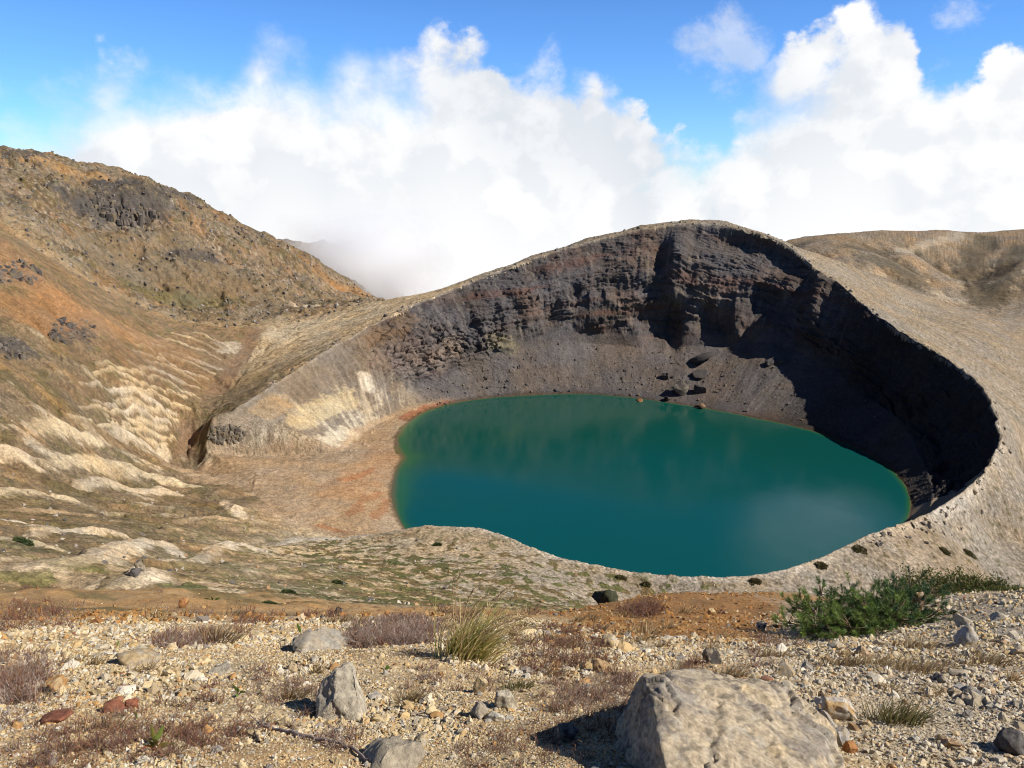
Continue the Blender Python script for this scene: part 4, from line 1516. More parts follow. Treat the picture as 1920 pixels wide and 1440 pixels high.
# ------------------------------------------------------------------ separate stones
ST_GREY, ST_PALE, ST_TAN = (0.34, 0.285, 0.21), (0.42, 0.37, 0.28), (0.40, 0.295, 0.16)
ST_ORG, ST_RED, ST_DK = (0.36, 0.19, 0.07), (0.22, 0.085, 0.05), (0.085, 0.075, 0.068)
stones = [
    ('rock', 645, 1337, 92, 68, (0.36, 0.31, 0.235), (0.46, 0.40, 0.30), 'two-toned leaning rock, grey above and cream below, in pale gravel', 1, .35, .8),
    ('rock', 592, 1226, 104, 30, ST_GREY, (0.30, 0.27, 0.22), 'broad flat grey rock at the edge of the purple heath', 2, .5, 1.0),
    ('rock', 735, 1450, 120, 32, ST_GREY, (0.33, 0.28, 0.20), 'half-buried grey slab beside the end of the fallen branch', 3, .6, 1.0),
    ('stone', 904, 1305, 30, 30, ST_TAN, (0.45, 0.36, 0.22), 'rounded yellow stone below the tall grass clump', 4, .2, 1.0),
    ('stone', 1144, 1209, 40, 22, ST_TAN, ST_PALE, 'rounded tan stone at the foot of the ochre bank', 5, .3, 1.0),
    ('stone', 1128, 1263, 34, 20, ST_TAN, (0.36, 0.22, 0.11), 'flat tan stone casting a dark shadow to its left', 6, .3, 1.0),
    ('stone', 1824, 1208, 42, 32, (0.34, 0.33, 0.31), ST_GREY, 'upright light grey stone split down its face, on the gravel slope', 7, .3, .8),
    ('stone', 1814, 1176, 26, 18, ST_PALE, ST_GREY, 'small pale stone just above the split grey stone', 8, .3, 1.0),
    ('stone', 1722, 1150, 24, 36, (0.46, 0.38, 0.28), ST_ORG, 'orange and white stone half hidden in the dwarf pine', 9, .3, 1.0),
    ('rock', 1135, 1134, 48, 30, (0.035, 0.038, 0.02), (0.06, 0.055, 0.035), 'dark mossy rock on the crest of the ochre bank', 10, .2, 1.0),
    ('stone', 1580, 1347, 62, 30, (0.46, 0.41, 0.34), (0.42, 0.27, 0.12), 'white stone with an orange stain at the right shoulder of the boulder', 11, .3, .8),
    ('stone', 1556, 1362, 32, 22, ST_GREY, (0.33, 0.31, 0.29), 'small grey stone tucked against the orange-stained white one', 12, .3, 1.0),
    ('stone', 1336, 1252, 34, 26, ST_DK, ST_GREY, 'peaked dark grey stone behind the boulder', 13, .3, .8),
    ('stone', 1480, 1283, 36, 18, ST_GREY, ST_TAN, 'grey stone lying just behind the top edge of the boulder', 14, .3, 1.0),
    ('stone', 928, 1358, 34, 14, (0.50, 0.46, 0.38), ST_PALE, 'flat whitish stone in front of a grey one left of the boulder', 15, .3, 1.0),
    ('stone', 902, 1352, 30, 26, ST_GREY, (0.22, 0.2, 0.18), 'grey stone behind the flat whitish one', 16, .3, 1.0),
    ('stone', 949, 1338, 40, 28, ST_PALE, ST_GREY, 'pale pyramid-shaped stone in mid gravel', 17, .3, 1.0),
    ('stone', 205, 1333, 32, 15, ST_RED, (0.26, 0.13, 0.07), 'rust-red flat stone, duller one of a close pair', 18, .3, 1.0),
    ('stone', 241, 1327, 26, 14, (0.30, 0.11, 0.06), ST_RED, 'bright rust-red flat stone, right-hand one of a close pair', 19, .3, 1.0),
    ('stone', 88, 1351, 46, 17, ST_RED, (0.18, 0.08, 0.05), 'long rust-red stone among twigs at the left', 20, .3, 1.0),
    ('stone', 100, 1292, 32, 20, ST_ORG, ST_TAN, 'orange flat stone with a green leaf lying on it', 21, .3, 1.0),
    ('stone', 247, 1247, 66, 22, ST_GREY, ST_TAN, 'low grey and tan stone below the dark twigs', 22, .5, 1.0),
    ('stone', 1905, 1412, 46, 30, ST_DK, (0.12, 0.11, 0.1), 'dark stone at the right edge of the gravel', 23, .3, 1.0),
    ('stone', 1597, 1412, 22, 16, (0.38, 0.17, 0.07), ST_ORG, 'small bright orange stone to the right of the boulder', 24, .3, 1.0),
    ('stone', 1584, 1393, 28, 26, ST_GREY, (0.34, 0.32, 0.30), 'blue-grey stone against the right side of the boulder', 25, .3, 1.0),
    ('stone', 1431, 1182, 18, 14, ST_DK, ST_GREY, 'small dark stone at the lower edge of the ochre bank', 26, .3, 1.0),
    ('stone', 1336, 1160, 18, 12, ST_TAN, ST_ORG, 'small tan stone half way up the ochre bank', 27, .3, 1.0),
    ('stone', 1771, 1286, 30, 14, ST_DK, ST_GREY, 'flat dark stone beside dry grass on the gravel slope', 28, .3, 1.0),
    ('stone', 1826, 1309, 38, 14, (0.2, 0.19, 0.18), ST_GREY, 'low grey stone farther down the gravel slope', 29, .3, 1.0),
    ('stone', 631, 1157, 18, 24, ST_DK, (0.11, 0.1, 0.09), 'dark stump-like stone standing in the heath', 30, .2, 1.0),
    ('stone', 342, 1134, 16, 18, ST_ORG, (0.30, 0.13, 0.06), 'larger orange stone of the two on the ochre soil', 31, .2, 1.0),
    ('stone', 1880, 1163, 26, 12, ST_PALE, ST_GREY, 'pale flat stone near the crest of the gravel slope', 33, .3, 1.0),
    ('stone', 785, 1402, 30, 22, ST_PALE, ST_TAN, 'cream stone at the upper corner of the half-buried slab', 34, .3, 1.0),
    ('stone', 410, 1263, 40, 14, ST_PALE, ST_GREY, 'low whitish stone in open pale gravel', 35, .4, 1.0),
    ('stone', 1063, 1395, 40, 26, ST_GREY, ST_DK, 'rough grey stone in the gravel left of the boulder', 36, .3, 1.0),
    ('rock', 264, 1082, 18, 20, ST_GREY, ST_DK, 'tallest grey boulder of three on the white hummock', 41, .15, 1.0),
    ('rock', 256, 1092, 14, 13, ST_DK, (0.13, 0.12, 0.11), 'dark boulder in front of the tallest one on the white hummock', 42, .15, 1.0),
    ('rock', 245, 1088, 11, 13, (0.42, 0.32, 0.26), ST_PALE, 'pinkish boulder, smallest of three on the white hummock', 43, .15, 1.0),
    ('rock', 1276, 742, 30, 24, (0.10, 0.085, 0.07), (0.14, 0.12, 0.095), 'largest pale-sided boulder on the scree above the lake', 51, .2, 1.0),
    ('rock', 1251, 714, 14, 13, (0.05, 0.045, 0.042), (0.07, 0.06, 0.055), 'small dark boulder upslope of the largest one', 52, .2, 1.0),
    ('rock', 1315, 712, 32, 12, (0.06, 0.053, 0.05), (0.08, 0.07, 0.062), 'low dark boulder in the middle of the scree', 53, .2, 1.0),
    ('rock', 1312, 740, 22, 15, (0.055, 0.05, 0.047), (0.08, 0.07, 0.062), 'dark boulder right of the largest one above the lake', 54, .2, 1.0),
    ('rock', 1326, 684, 46, 13, (0.07, 0.062, 0.057), (0.05, 0.045, 0.042), 'broad dark rock standing in for the shaded pit below the cliff foot', 55, .3, 1.0),  # dark rock added in place of the shadow pit under a ledge
    ('rock', 1445, 686, 18, 13, (0.09, 0.08, 0.072), (0.06, 0.055, 0.05), 'grey boulder in the upper scree near the shadow', 56, .2, 1.0),
    ('rock', 1466, 682, 14, 10, (0.09, 0.08, 0.072), (0.06, 0.055, 0.05), 'smaller grey boulder beside the one near the shadow', 57, .2, 1.0),
    ('rock', 1254, 752, 12, 9, (0.06, 0.045, 0.035), (0.05, 0.04, 0.03), 'dark boulder at the water line of the far shore', 58, .2, 1.0),
    ('rock', 1320, 766, 18, 9, (0.17, 0.11, 0.06), (0.10, 0.07, 0.045), 'brown boulder on the far shore right of the dark one', 59, .2, 1.0),
]
for nm, u, v, w, h, c1, c2, lab, sd, sink, dep in stones:
    farr = v < 1100
    put_rock(nm, u, v, w, h, c1, c2, lab, 'boulder' if 'boulder' in lab and 'of the boulder' not in lab and nm == 'rock' else nm, sd + 100,
             sub=5 if w > 80 else (4 if not farr else 3), cuts=10, rough=0.07, sink=sink, depth=dep, mat=M_ROCK if farr else M_STONE, tilt=.3 if not farr else .6, flat=farr)


def placed_rock(nm, loc, dims, c1, c2, lab, cat, sd):
    V, F = rock_shape(sd, dims, 3, 9, 0.08, 0.2)
    o = mesh_obj(nm, V, F, M_ROCK, col=two_tone(V / max(dims), sd, c1, c2, 2.0))
    o.location = loc
    tag(o, lab, cat)


p = ptz(1199, 751, LAKE_Z)
placed_rock('rock', (p[0], p[1], LAKE_Z + 0.2), (5.5, 3.2, 1.6), (0.20, 0.10, 0.04), (0.14, 0.08, 0.04), 'orange rock rising out of the lake by the far shore', 'rock', 161)
p = ground_at(350, 1128)
placed_rock('stone', tuple(p + np.array([0, 0, 0.05])), (0.09, 0.09, 0.10), ST_ORG, (0.3, 0.2, 0.12), 'smaller orange stone touching its larger neighbour on the ochre soil', 'stone', 163)
p = pt(1386, 1296, 2.62)
placed_rock('stone', tuple(p), (0.028, 0.03, 0.018), ST_TAN, (0.3, 0.2, 0.12), 'small brown stone lodged in the notch on top of the boulder', 'stone', 164)


# ------------------------------------------------------------------ rock outcrops on the hillsides
def outcrop(u, v, wpx, hpx, n, label, seed, columns=True, c1=(0.125, 0.103, 0.083), c2=(0.075, 0.064, 0.055)):
    rs = np.random.RandomState(seed)
    p0 = hit(u, v)
    t = np.linalg.norm(p0)
    mb = MB()
    up = np.array([0, 0, 1.0])
    for k in range(n * 3):
        a, b = rs.uniform(-1, 1), rs.uniform(-1, 1)
        if a * a + b * b > 1.05 + .25 * math.sin(a * 7 + seed):
            continue
        q = hit(u + a * wpx / 2, v + b * hpx / 2)
        if q is None or abs(np.linalg.norm(q) - t) > 0.25 * t:
            continue
        w = t / FPX * rs.uniform(1.3, 5.0)
        h = w * (rs.uniform(.9, 2.6) if columns else rs.uniform(.5, 1.3))
        ns = rs.randint(5, 8)
        an = np.sort(rs.uniform(0, 6.283, ns)) * .35 + np.arange(ns) * 6.283 / ns * .65
        rr = w * rs.uniform(.75, 1.2, ns)
        lean = rs.normal(0, .28, 2) * h
        ring0 = np.stack([np.cos(an) * rr, np.sin(an) * rr, np.full(ns, -h * .9)], 1)
        ring1 = np.stack([np.cos(an) * rr * .95 + lean[0] * .6, np.sin(an) * rr * .95 + lean[1] * .6, h * .55 + rs.normal(0, .12, ns) * w], 1)
        ring2 = np.stack([np.cos(an) * rr * rs.uniform(.45, .75) + lean[0], np.sin(an) * rr * .6 + lean[1], h * .72 + rs.normal(0, .15, ns) * w], 1)
        V = np.concatenate([ring0, ring1, ring2, [[lean[0], lean[1], h * .76]]])
        i = np.arange(ns)
        j = (i + 1) % ns
        Q = np.concatenate([np.stack([i, j, j + ns, i + ns], 1), np.stack([i + ns, j + ns, j + 2 * ns, i + 2 * ns], 1)])
        T = np.stack([i + 2 * ns, j + 2 * ns, np.full(ns, 3 * ns)], 1)
        cc = np.array(c1) * rs.uniform(.7, 1.3) if rs.uniform() < .75 else np.array(c2)
        if rs.uniform() < .12:
            cc = np.array((0.15, 0.115, 0.07))
        n0 = mb.n
        V[:, 2] -= h * rs.uniform(0, .45)
        mb.add(V + q - p0, Q, cc)
        mb.F.setdefault(3, []).append(T + n0)
    o = mb.build('rock_outcrop', M_ROCK, smooth=False)
    o.location = p0
    tag(o, label, 'outcrop')


outcrop(234, 380, 145, 76, 120, 'large dark columned outcrop high on the brown hill', 1)
outcrop(45, 294, 84, 16, 26, 'dark ledge of rock along the top left skyline of the hill', 2)
outcrop(105, 357, 50, 22, 16, 'small dark outcrop left of the large columned one', 3)
outcrop(345, 378, 120, 30, 60, 'string of grey rocks just under the hill crest', 4, False)
outcrop(470, 432, 80, 16, 18, 'low line of grey rocks on the falling skyline', 5, False)
outcrop(32, 512, 88, 44, 48, 'rounded dark crag on the left edge above the orange slope', 6)
outcrop(130, 618, 84, 46, 46, 'dark crag low on the orange spur', 7)
outcrop(20, 655, 60, 40, 26, 'grey broken crag at the left edge below the orange slope', 8)
outcrop(20, 372, 50, 24, 14, 'grey rocks at the left edge high on the hill', 9, False)
outcrop(365, 490, 100, 34, 30, 'scattered grey rocks in the middle of the hill face', 10, False)
outcrop(424, 812, 80, 34, 60, 'layered dark rock at the tip of the crater rim', 11, False, (0.15, 0.125, 0.095), (0.10, 0.085, 0.07))


# ------------------------------------------------------------------ loose stuff: pebbles, scree, dry heath
def scatter_polar(rs, n, r0, r1, amax, power=1.0):
    a = rs.uniform(-amax, amax, n)
    u = rs.uniform(0, 1, n)
    r = r0 * (r1 / r0) ** (u ** power)
    return r * np.sin(a), r * np.cos(a), r


def pebble_field(name, n, sub, r0, r1, smin, smax, seed, label, mask=None, pal=None, power=1.0, cat='gravel'):
    rs = np.random.RandomState(seed)
    x, y, r = scatter_polar(rs, n, r0, r1, 1.02, power)
    if mask is not None:
        k = mask(x, y, rs)
        x, y, r = x[k], y[k], r[k]
    n = len(x)
    z = gz(x, y)
    V0, F0 = ICO[sub]
    s = smin + (smax - smin) * rs.uniform(0, 1, n) ** 2.6
    s *= 0.72 + 0.75 * sstep(-0.25, 0.35, fbm2(x / .8, y / .8, 3, 88))
    s *= np.clip(r / 3.2, 0.8, 2.4) ** 0.8
    var = 6
    allV = np.empty((n, len(V0), 3), np.float32)
    kind = rs.randint(0, var, n)
    for k in range(var):
        sh = V0 + 0.28 * rs.normal(size=V0.shape).astype(np.float32) * (0.6 if sub > 1 else 1)
        m = kind == k
        allV[m] = sh[None]
    allV *= (s[:, None] * rs.uniform(.65, 1.25, (n, 3)))[:, None, :] * np.array([1, 1, 0.72])
    ang = rs.uniform(0, 6.28, n)
    ca, sa = np.cos(ang)[:, None], np.sin(ang)[:, None]
    X = allV[..., 0] * ca - allV[..., 1] * sa
    Y = allV[..., 0] * sa + allV[..., 1] * ca
    tl = rs.normal(0, 0.4, n)[:, None]
    Z = allV[..., 2] + Y * tl
    V = np.stack([X + x[:, None], Y + y[:, None], Z + (z + s * 0.25)[:, None]], -1).reshape(-1, 3)
    F = (F0[None] + (np.arange(n) * len(V0))[:, None, None]).reshape(-1, 3)
    if pal is None:
        pal = np.array([(0.50, 0.39, 0.22), (0.52, 0.44, 0.31), (0.47, 0.33, 0.16), (0.43, 0.33, 0.20), (0.40, 0.23, 0.09), (0.32, 0.285, 0.235), (0.58, 0.52, 0.41), (0.25, 0.11, 0.06), (0.20, 0.17, 0.14)])
        pw = np.array([.27, .22, .14, .12, .05, .08, .09, .012, .018])
    else:
        pal, pw = np.array(pal[0]), np.array(pal[1])
    # greyer to the right, yellower to the left
    ci = rs.choice(len(pal), n, p=pw / pw.sum())
    c = pal[ci] * rs.uniform(.78, 1.15, (n, 1))
    if mask is None:
        g = (sstep(0.4, 2.6, x) * 0.45)[:, None]
        c = c * (1 - g) + (c.mean(1, keepdims=True) * np.array([1.06, 0.99, 0.86])) * g
    c = np.repeat(c, len(V0), axis=0).astype(np.float32)
    o = mesh_obj(name, V, F, M_PEB, col=c, smooth=False)
    tag(o, label, cat, kind='stuff')


pebble_field('gravel', 160000, 1, 1.6, 5.2, 0.0028, 0.0092, 11, 'pale yellow and white gravel covering the near slope')
pebble_field('gravel', 84000, 1, 4.5, 12, 0.0032, 0.0105, 12, 'pale gravel on the crest of the near slope', mask=lambda x, y, rs: ~((y > 6.0 + rs.normal(0, .35, len(x))) & (x / y > .07) & (x / y < .36 + rs.normal(0, .015, len(x)))) & ((y < 7.5 + rs.normal(0, .5, len(x))) | (x > 2.0)))
pebble_field('gravel', 3600, 2, 1.8, 6.5, 0.009, 0.024, 13, 'larger pebbles lying among the near gravel')
ochp = ([(0.30, 0.15, 0.045), (0.36, 0.22, 0.09), (0.24, 0.11, 0.035), (0.42, 0.32, 0.2), (0.2, 0.17, 0.14)], [.4, .25, .2, .08, .07])
pebble_field('gravel', 40000, 1, 5.6, 20, 0.003, 0.0125, 14, 'ochre gravel on the rusty bank', mask=lambda x, y, rs: (x / y > .05) & (x / y < .38) & (y > 5.6), pal=ochp)
pebble_field('gravel', 16000, 1, 8.0, 60, 0.004, 0.022, 15, 'orange stony soil below the near slope', mask=lambda x, y, rs: (x / y < .04) & (y > 7), pal=ochp)


def scree():
    rs = np.random.RandomState(77)
    groups = [('scree', 'grey rocks strewn over the brown hill', 5200, [(0.24, 0.21, 0.18), (0.13, 0.11, 0.09), (0.09, 0.08, 0.07), (0.17, 0.14, 0.11), (0.10, 0.085, 0.07)],
               lambda n: (rs.uniform(-560, -150, n), rs.uniform(690, 1100, n)), 0.3, 2.0),
              ('scree', 'loose rocks on the dark slope between cliff and lake', 650, [(0.105, 0.094, 0.088), (0.07, 0.062, 0.058), (0.12, 0.10, 0.088), (0.15, 0.115, 0.08)], None, 0.25, 1.5),
              ('scree', 'scattered stones over the hummocks and valley floor', 2600, [(0.36, 0.31, 0.25), (0.2, 0.17, 0.14), (0.10, 0.09, 0.08), (0.30, 0.19, 0.1)],
               lambda n: (rs.uniform(-250, 120, n), rs.uniform(110, 420, n)), 0.15, 0.75)]
    groups.append(('scree', 'loose stones along the broken edge of the crater rim', 900, [(0.26, 0.22, 0.17), (0.17, 0.145, 0.115), (0.10, 0.09, 0.08), (0.32, 0.27, 0.2)], 'rim', 0.18, 1.5))
    V0, F0 = ICO[1]
    for nm, lab, n, pal, f, s0, s1 in groups:
        if f == 'rim':
            th = rs.uniform(math.radians(-70), math.radians(172), n)
            r = np.interp(th, TT, RR) + np.abs(rs.normal(0, 4.5, n)) + .3
            x, y = CX + r * np.cos(th), CY + r * np.sin(th)
            z = gz(x, y)
        elif f is None:
            th = rs.uniform(math.radians(15), math.radians(140), n)
            k = rs.uniform(0.03, 0.98, n) ** 1.0
            rs_ = np.interp(th, TT, RS)
            rb = np.interp(th, TT, RB)
            zb = np.interp(th, TT, ZB)
            r = rs_ + (rb - rs_) * k
            x, y = CX + r * np.cos(th), CY + r * np.sin(th)
            z = LAKE_Z + (zb - LAKE_Z) * (k * .8 + .2 * k * k)
        else:
            x, y = f(n)
            z, _, _, ins, _ = land(x, y)
            k = ins < 0
            if lab.startswith('grey'):
                k &= (y - 690) + (x + 300) * -0.55 > 10
            x, y, z = x[k], y[k], z[k]
        n = len(x)
        s = s0 + (s1 - s0) * rs.uniform(0, 1, n) ** 4
        sh = np.stack([V0 + 0.3 * rs.normal(size=V0.shape) for _ in range(8)])
        A = sh[rs.randint(0, 8, n)] * (s[:, None] * rs.uniform(.7, 1.2, (n, 3)))[:, None]
        V = (A + np.stack([x, y, z + s * .15], 1)[:, None]).reshape(-1, 3)
        F = (F0[None] + (np.arange(n) * len(V0))[:, None, None]).reshape(-1, 3)
        c = np.array(pal)[rs.randint(0, len(pal), n)] * rs.uniform(.8, 1.2, (n, 1))
        o = mesh_obj(nm, V, F, M_ROCK, col=np.repeat(c, len(V0), axis=0), smooth=False)
        tag(o, lab, 'scree', kind='stuff')


scree()


def px_blob_points(rs, n, u0, u1, v0, v1):
    """n ground points spread over a patch of the near slope, given by its four corners in the photograph"""
    A, B, C_, D_ = (hit(u, v, 0.8) for u, v in ((u0, v1), (u1, v1), (u0, v0), (u1, v0)))
    a = rs.uniform(0, 1, n)
    b = rs.uniform(0, 1, n)
    P = (A * (1 - a)[:, None] + B * a[:, None]) * (1 - b)[:, None] + (C_ * (1 - a)[:, None] + D_ * a[:, None]) * b[:, None]
    P[:, 2] = gz(P[:, 0], P[:, 1])
    return P


def heath_patch(mb, rs, u0, u1, v0, v1, clumps, per, hgt, pal, spread=0.55):
    C0 = px_blob_points(rs, clumps, u0, u1, v0, v1)
    roots = np.repeat(C0, per, axis=0)
    rad = np.repeat(hgt * rs.uniform(.4, 1.0, clumps), per)
    roots = roots + np.stack([rs.normal(0, 1, len(roots)) * rad * .55, rs.normal(0, 1, len(roots)) * rad * .55, np.zeros(len(roots))], 1)
    roots[:, 2] = gz(roots[:, 0], roots[:, 1]) - 0.004
    cols = pal[rs.randint(0, len(pal), len(roots))] * rs.uniform(.7, 1.3, (len(roots), 1))
    h = np.repeat(hgt * rs.uniform(.6, 1.1, clumps), per)
    twigs(mb, rs, roots, h, spread, cols, np.clip(np.linalg.norm(roots, axis=1) * 0.00042, .0009, .006), (0.1, 0.0), 2)


def tuft(mb, rs, u, v, n, hpx, wpx, pal, lean=0.35, wid=1.0):
    p = ground_at(u, v)
    t = np.linalg.norm(p)
    H = hpx / FPX * t
    W = wpx / FPX * t
    roots = np.stack([p[0] + rs.normal(0, W * .22, n), p[1] + rs.normal(0, W * .18, n), np.zeros(n)], 1)
    roots[:, 2] = gz(roots[:, 0], roots[:, 1]) - .004
    d = np.stack([(roots[:, 0] - p[0]) / W * 1.3 + rs.normal(0, .28, n) + lean * .5, rs.normal(0, .3, n), np.ones(n)], 1)
    d /= np.linalg.norm(d, axis=1, keepdims=True)
    bend = np.stack([np.full(n, lean) * rs.uniform(.2, 1, n), rs.normal(0, .15, n), -rs.uniform(.05, .45, n)], 1)
    ci = rs.randint(0, len(pal), n)
    base = pal[ci] * rs.uniform(.75, 1.2, (n, 1))
    blades(mb, roots, d, H * rs.uniform(.5, 1.15, n), bend, np.full(n, t * 0.00055 * wid), base * .85, base * 1.1)


rs = np.random.RandomState(5)
mb = MB()
RED, SIL = TW_COL[[0, 1, 4, 5]], TW_COL[[2, 3, 5, 0]]
for a in [(-30, 120, 1225, 1440, 38, 24, .08, TW_COL), (-40, 110, 1110, 1190, 60, 30, .22, RED), (100, 420, 1095, 1160, 50, 24, .30, TW_COL), (430, 640, 1150, 1195, 60, 26, .15, RED), (640, 820, 1165, 1215, 90, 30, .12, SIL),
          (820, 1010, 1140, 1190, 60, 24, .18, RED), (930, 1130, 1180, 1260, 70, 26, .09, RED), (1000, 1180, 1260, 1340, 44, 26, .08, TW_COL), (480, 640, 1255, 1340, 30, 24, .07, TW_COL),
          (60, 480, 1370, 1440, 60, 28, .07, RED), (520, 660, 1330, 1420, 16, 22, .06, SIL), (100, 460, 1280, 1370, 24, 20, .06, RED), (740, 960, 1230, 1300, 24, 22, .06, TW_COL), (1100, 1300, 1300, 1400, 16, 22, .08, RED),
          (1180, 1480, 1120, 1190, 26, 24, .14, RED), (830, 1100, 1360, 1440, 26, 20, .06, RED), (1400, 1500, 1190, 1260, 14, 22, .09, TW_COL)]:
    heath_patch(mb, rs, *a)
o = mb.build('heath', M_TWIG)
tag(o, 'leafless red-brown and silvery heath twigs over the gravel', 'heath', kind='stuff')

mb = MB()
for k in range(90):
    reg = [(0, 1900, 1215, 1440), (850, 1300, 1150, 1220), (1250, 1900, 1200, 1300), (300, 900, 1150, 1190)][rs.randint(0, 4)]
    u, v = rs.uniform(reg[0], reg[1]), rs.uniform(reg[2], reg[3])
    if 1100 < u < 1640 and v > 1250:
        continue
    tuft(mb, rs, u, v, 40, rs.uniform(18, 34), rs.uniform(20, 50), STRAW, .3)
o = mb.build('dry_grass', M_BLADE)
tag(o, 'thin wisps of dry straw grass among the gravel', 'grass', kind='stuff')

# tufts that stand out one by one
for u, v, n, h, w, lab in ((1685, 1352, 260, 52, 90, 'greenish brown grass tuft on the gravel right of the boulder'), (1262, 1290, 200, 40, 70, 'brown grass tuft just behind the left peak of the boulder'),
                           (1372, 1282, 160, 34, 50, 'small brown tuft growing behind the notch of the boulder'), (1700, 1262, 240, 34, 130, 'wide low tawny tuft half way up the gravel slope'),
                           (772, 1312, 140, 34, 50, 'sparse brown tuft in open gravel below the tall clump'), (545, 1302, 150, 30, 44, 'brown tuft between the heath and the two-toned rock'),
                           (1580, 1250, 200, 30, 110, 'low tawny tuft below the dwarf pine'), (1840, 1245, 180, 30, 90, 'straw tuft near the split grey stone'),
                           (415, 1205, 120, 56, 50, 'upright straw tuft among dark twigs'), (970, 1290, 120, 26, 60, 'faint olive tuft beside the yellow stone')):
    mb = MB()
    pal = STRAW if 'green' not in lab and 'olive' not in lab else np.array([(0.20, 0.17, 0.06), (0.26, 0.20, 0.09), (0.14, 0.14, 0.05)])
    p = ground_at(u, v)
    tuft(mb, rs, u, v, n, h, w, pal * .85, .3)
    mb.V = [q - p.astype(np.float32) for q in mb.V]
    o = mb.build('grass_tuft', M_BLADE)
    o.location = p
    tag(o, lab, 'grass')

# bushes of heath that stand out
for u0, u1, v0, v1, n, h, pal, lab in ((655, 800, 1185, 1218, 26, .12, SIL, 'silvery purple heath bush left of the tall grass clump'), (285, 410, 1190, 1222, 20, .11, TW_COL, 'dark bare bush in the middle of the pale gravel'),
                                       (1175, 1225, 1140, 1165, 10, .22, RED, 'round leafless bush on the ochre bank'), (0, 80, 1250, 1310, 12, .13, TW_COL, 'dense rusty heath bush at the left edge'),
                                       (1280, 1330, 1250, 1290, 8, .08, RED, 'small dark bush behind the boulder'), (1330, 1420, 1110, 1135, 10, .25, RED, 'low purplish bush along the top of the ochre bank')):
    mb = MB()
    p = hit((u0 + u1) / 2, v1, .8)
    heath_patch(mb, rs, u0, u1, v0, v1, n, 60, h, pal, .6)
    mb.V = [q - p.astype(np.float32) for q in mb.V]
    o = mb.build('heath_bush', M_TWIG)
    o.location = p
    tag(o, lab, 'bush')


# ------------------------------------------------------------------ the tall grass clump
def grass_clump():
    p = ground_at(872, 1238)
    t = np.linalg.norm(p)
    k = t / FPX
    r = np.random.RandomState(9)
    root = empty('grass_clump', p)
    tag(root, 'tall clump of green and straw grass with feathery seed stalks leaning right', 'grass')
    mb = MB()
    n = 430
    ro = np.stack([r.normal(0, 19 * k, n), r.normal(0, 13 * k, n), np.zeros(n)], 1)
    ro[:, 2] = gz(ro[:, 0] + p[0], ro[:, 1] + p[1]) - p[2] - .01
    d = np.stack([ro[:, 0] / (26 * k) * .20 + r.normal(0.20, .17, n), r.normal(0, .22, n), np.ones(n)], 1)
    d /= np.linalg.norm(d, axis=1, keepdims=True)
    L = 128 * k * r.uniform(.4, 1.2, n)
    bend = np.stack([r.uniform(-.05, .55, n), r.normal(0, .12, n), -r.uniform(.05, .4, n)], 1)
    g = np.array([(0.34, 0.40, 0.07), (0.24, 0.32, 0.05), (0.48, 0.44, 0.13), (0.60, 0.45, 0.2), (0.68, 0.54, 0.28)])
    ci = r.choice(5, n, p=[.2, .12, .22, .26, .2])
    blades(mb, ro, d, L, bend, np.full(n, 1.0 * k), g[ci] * r.uniform(.7, 1.0, (n, 1)), g[ci] * .5 + np.array([(0.55, 0.42, 0.19)]) * .5, 6)
    mb.build('leaves', M_BLADE, root)
    st = MB()
    for du, dv, bx in ((-12, 150, .42), (-2, 158, .50), (22, 150, .35), (40, 120, .75), (55, 118, .8), (70, 95, 1.0), (82, 80, 1.0), (60, 85, .9), (30, 105, .7), (92, 60, 1.1), (100, 78, 1.0), (-30, 70, -.2), (48, 140, .55)):
        h = dv * k * 1.08
        b0 = np.array([r.normal(0, 14 * k), r.normal(0, 10 * k), 0])
        tt = np.linspace(0, 1, 14)
        path = np.stack([b0[0] + (du * k * .55) * tt + du * k * .45 * tt ** 3 + bx * 26 * k * tt ** 5, b0[1] + 0 * tt, h * (1.08 * tt - .10 * tt ** 6)], 1)
        V, F = tube(path, np.full(14, 1.05 * k) * (1 - .4 * tt), 4)
        st.add(V, F, (0.56, 0.41, 0.22))
        m = 46
        q = r.uniform(.72, 1.0, m)
        pos = np.stack([np.interp(q, tt, path[:, i]) for i in range(3)], 1)
        dd = np.stack([r.normal(.5, .4, m), r.normal(0, .4, m), r.normal(.4, .4, m)], 1)
        dd /= np.linalg.norm(dd, axis=1, keepdims=True)
        blades(st, pos, dd, np.full(m, 8.5 * k), np.zeros((m, 3)), np.full(m, .8 * k), np.tile((0.55, 0.40, 0.23), (m, 1)), np.tile((0.62, 0.50, 0.32), (m, 1)), 1)
    st.build('seed_stalks', M_BLADE, root)


grass_clump()


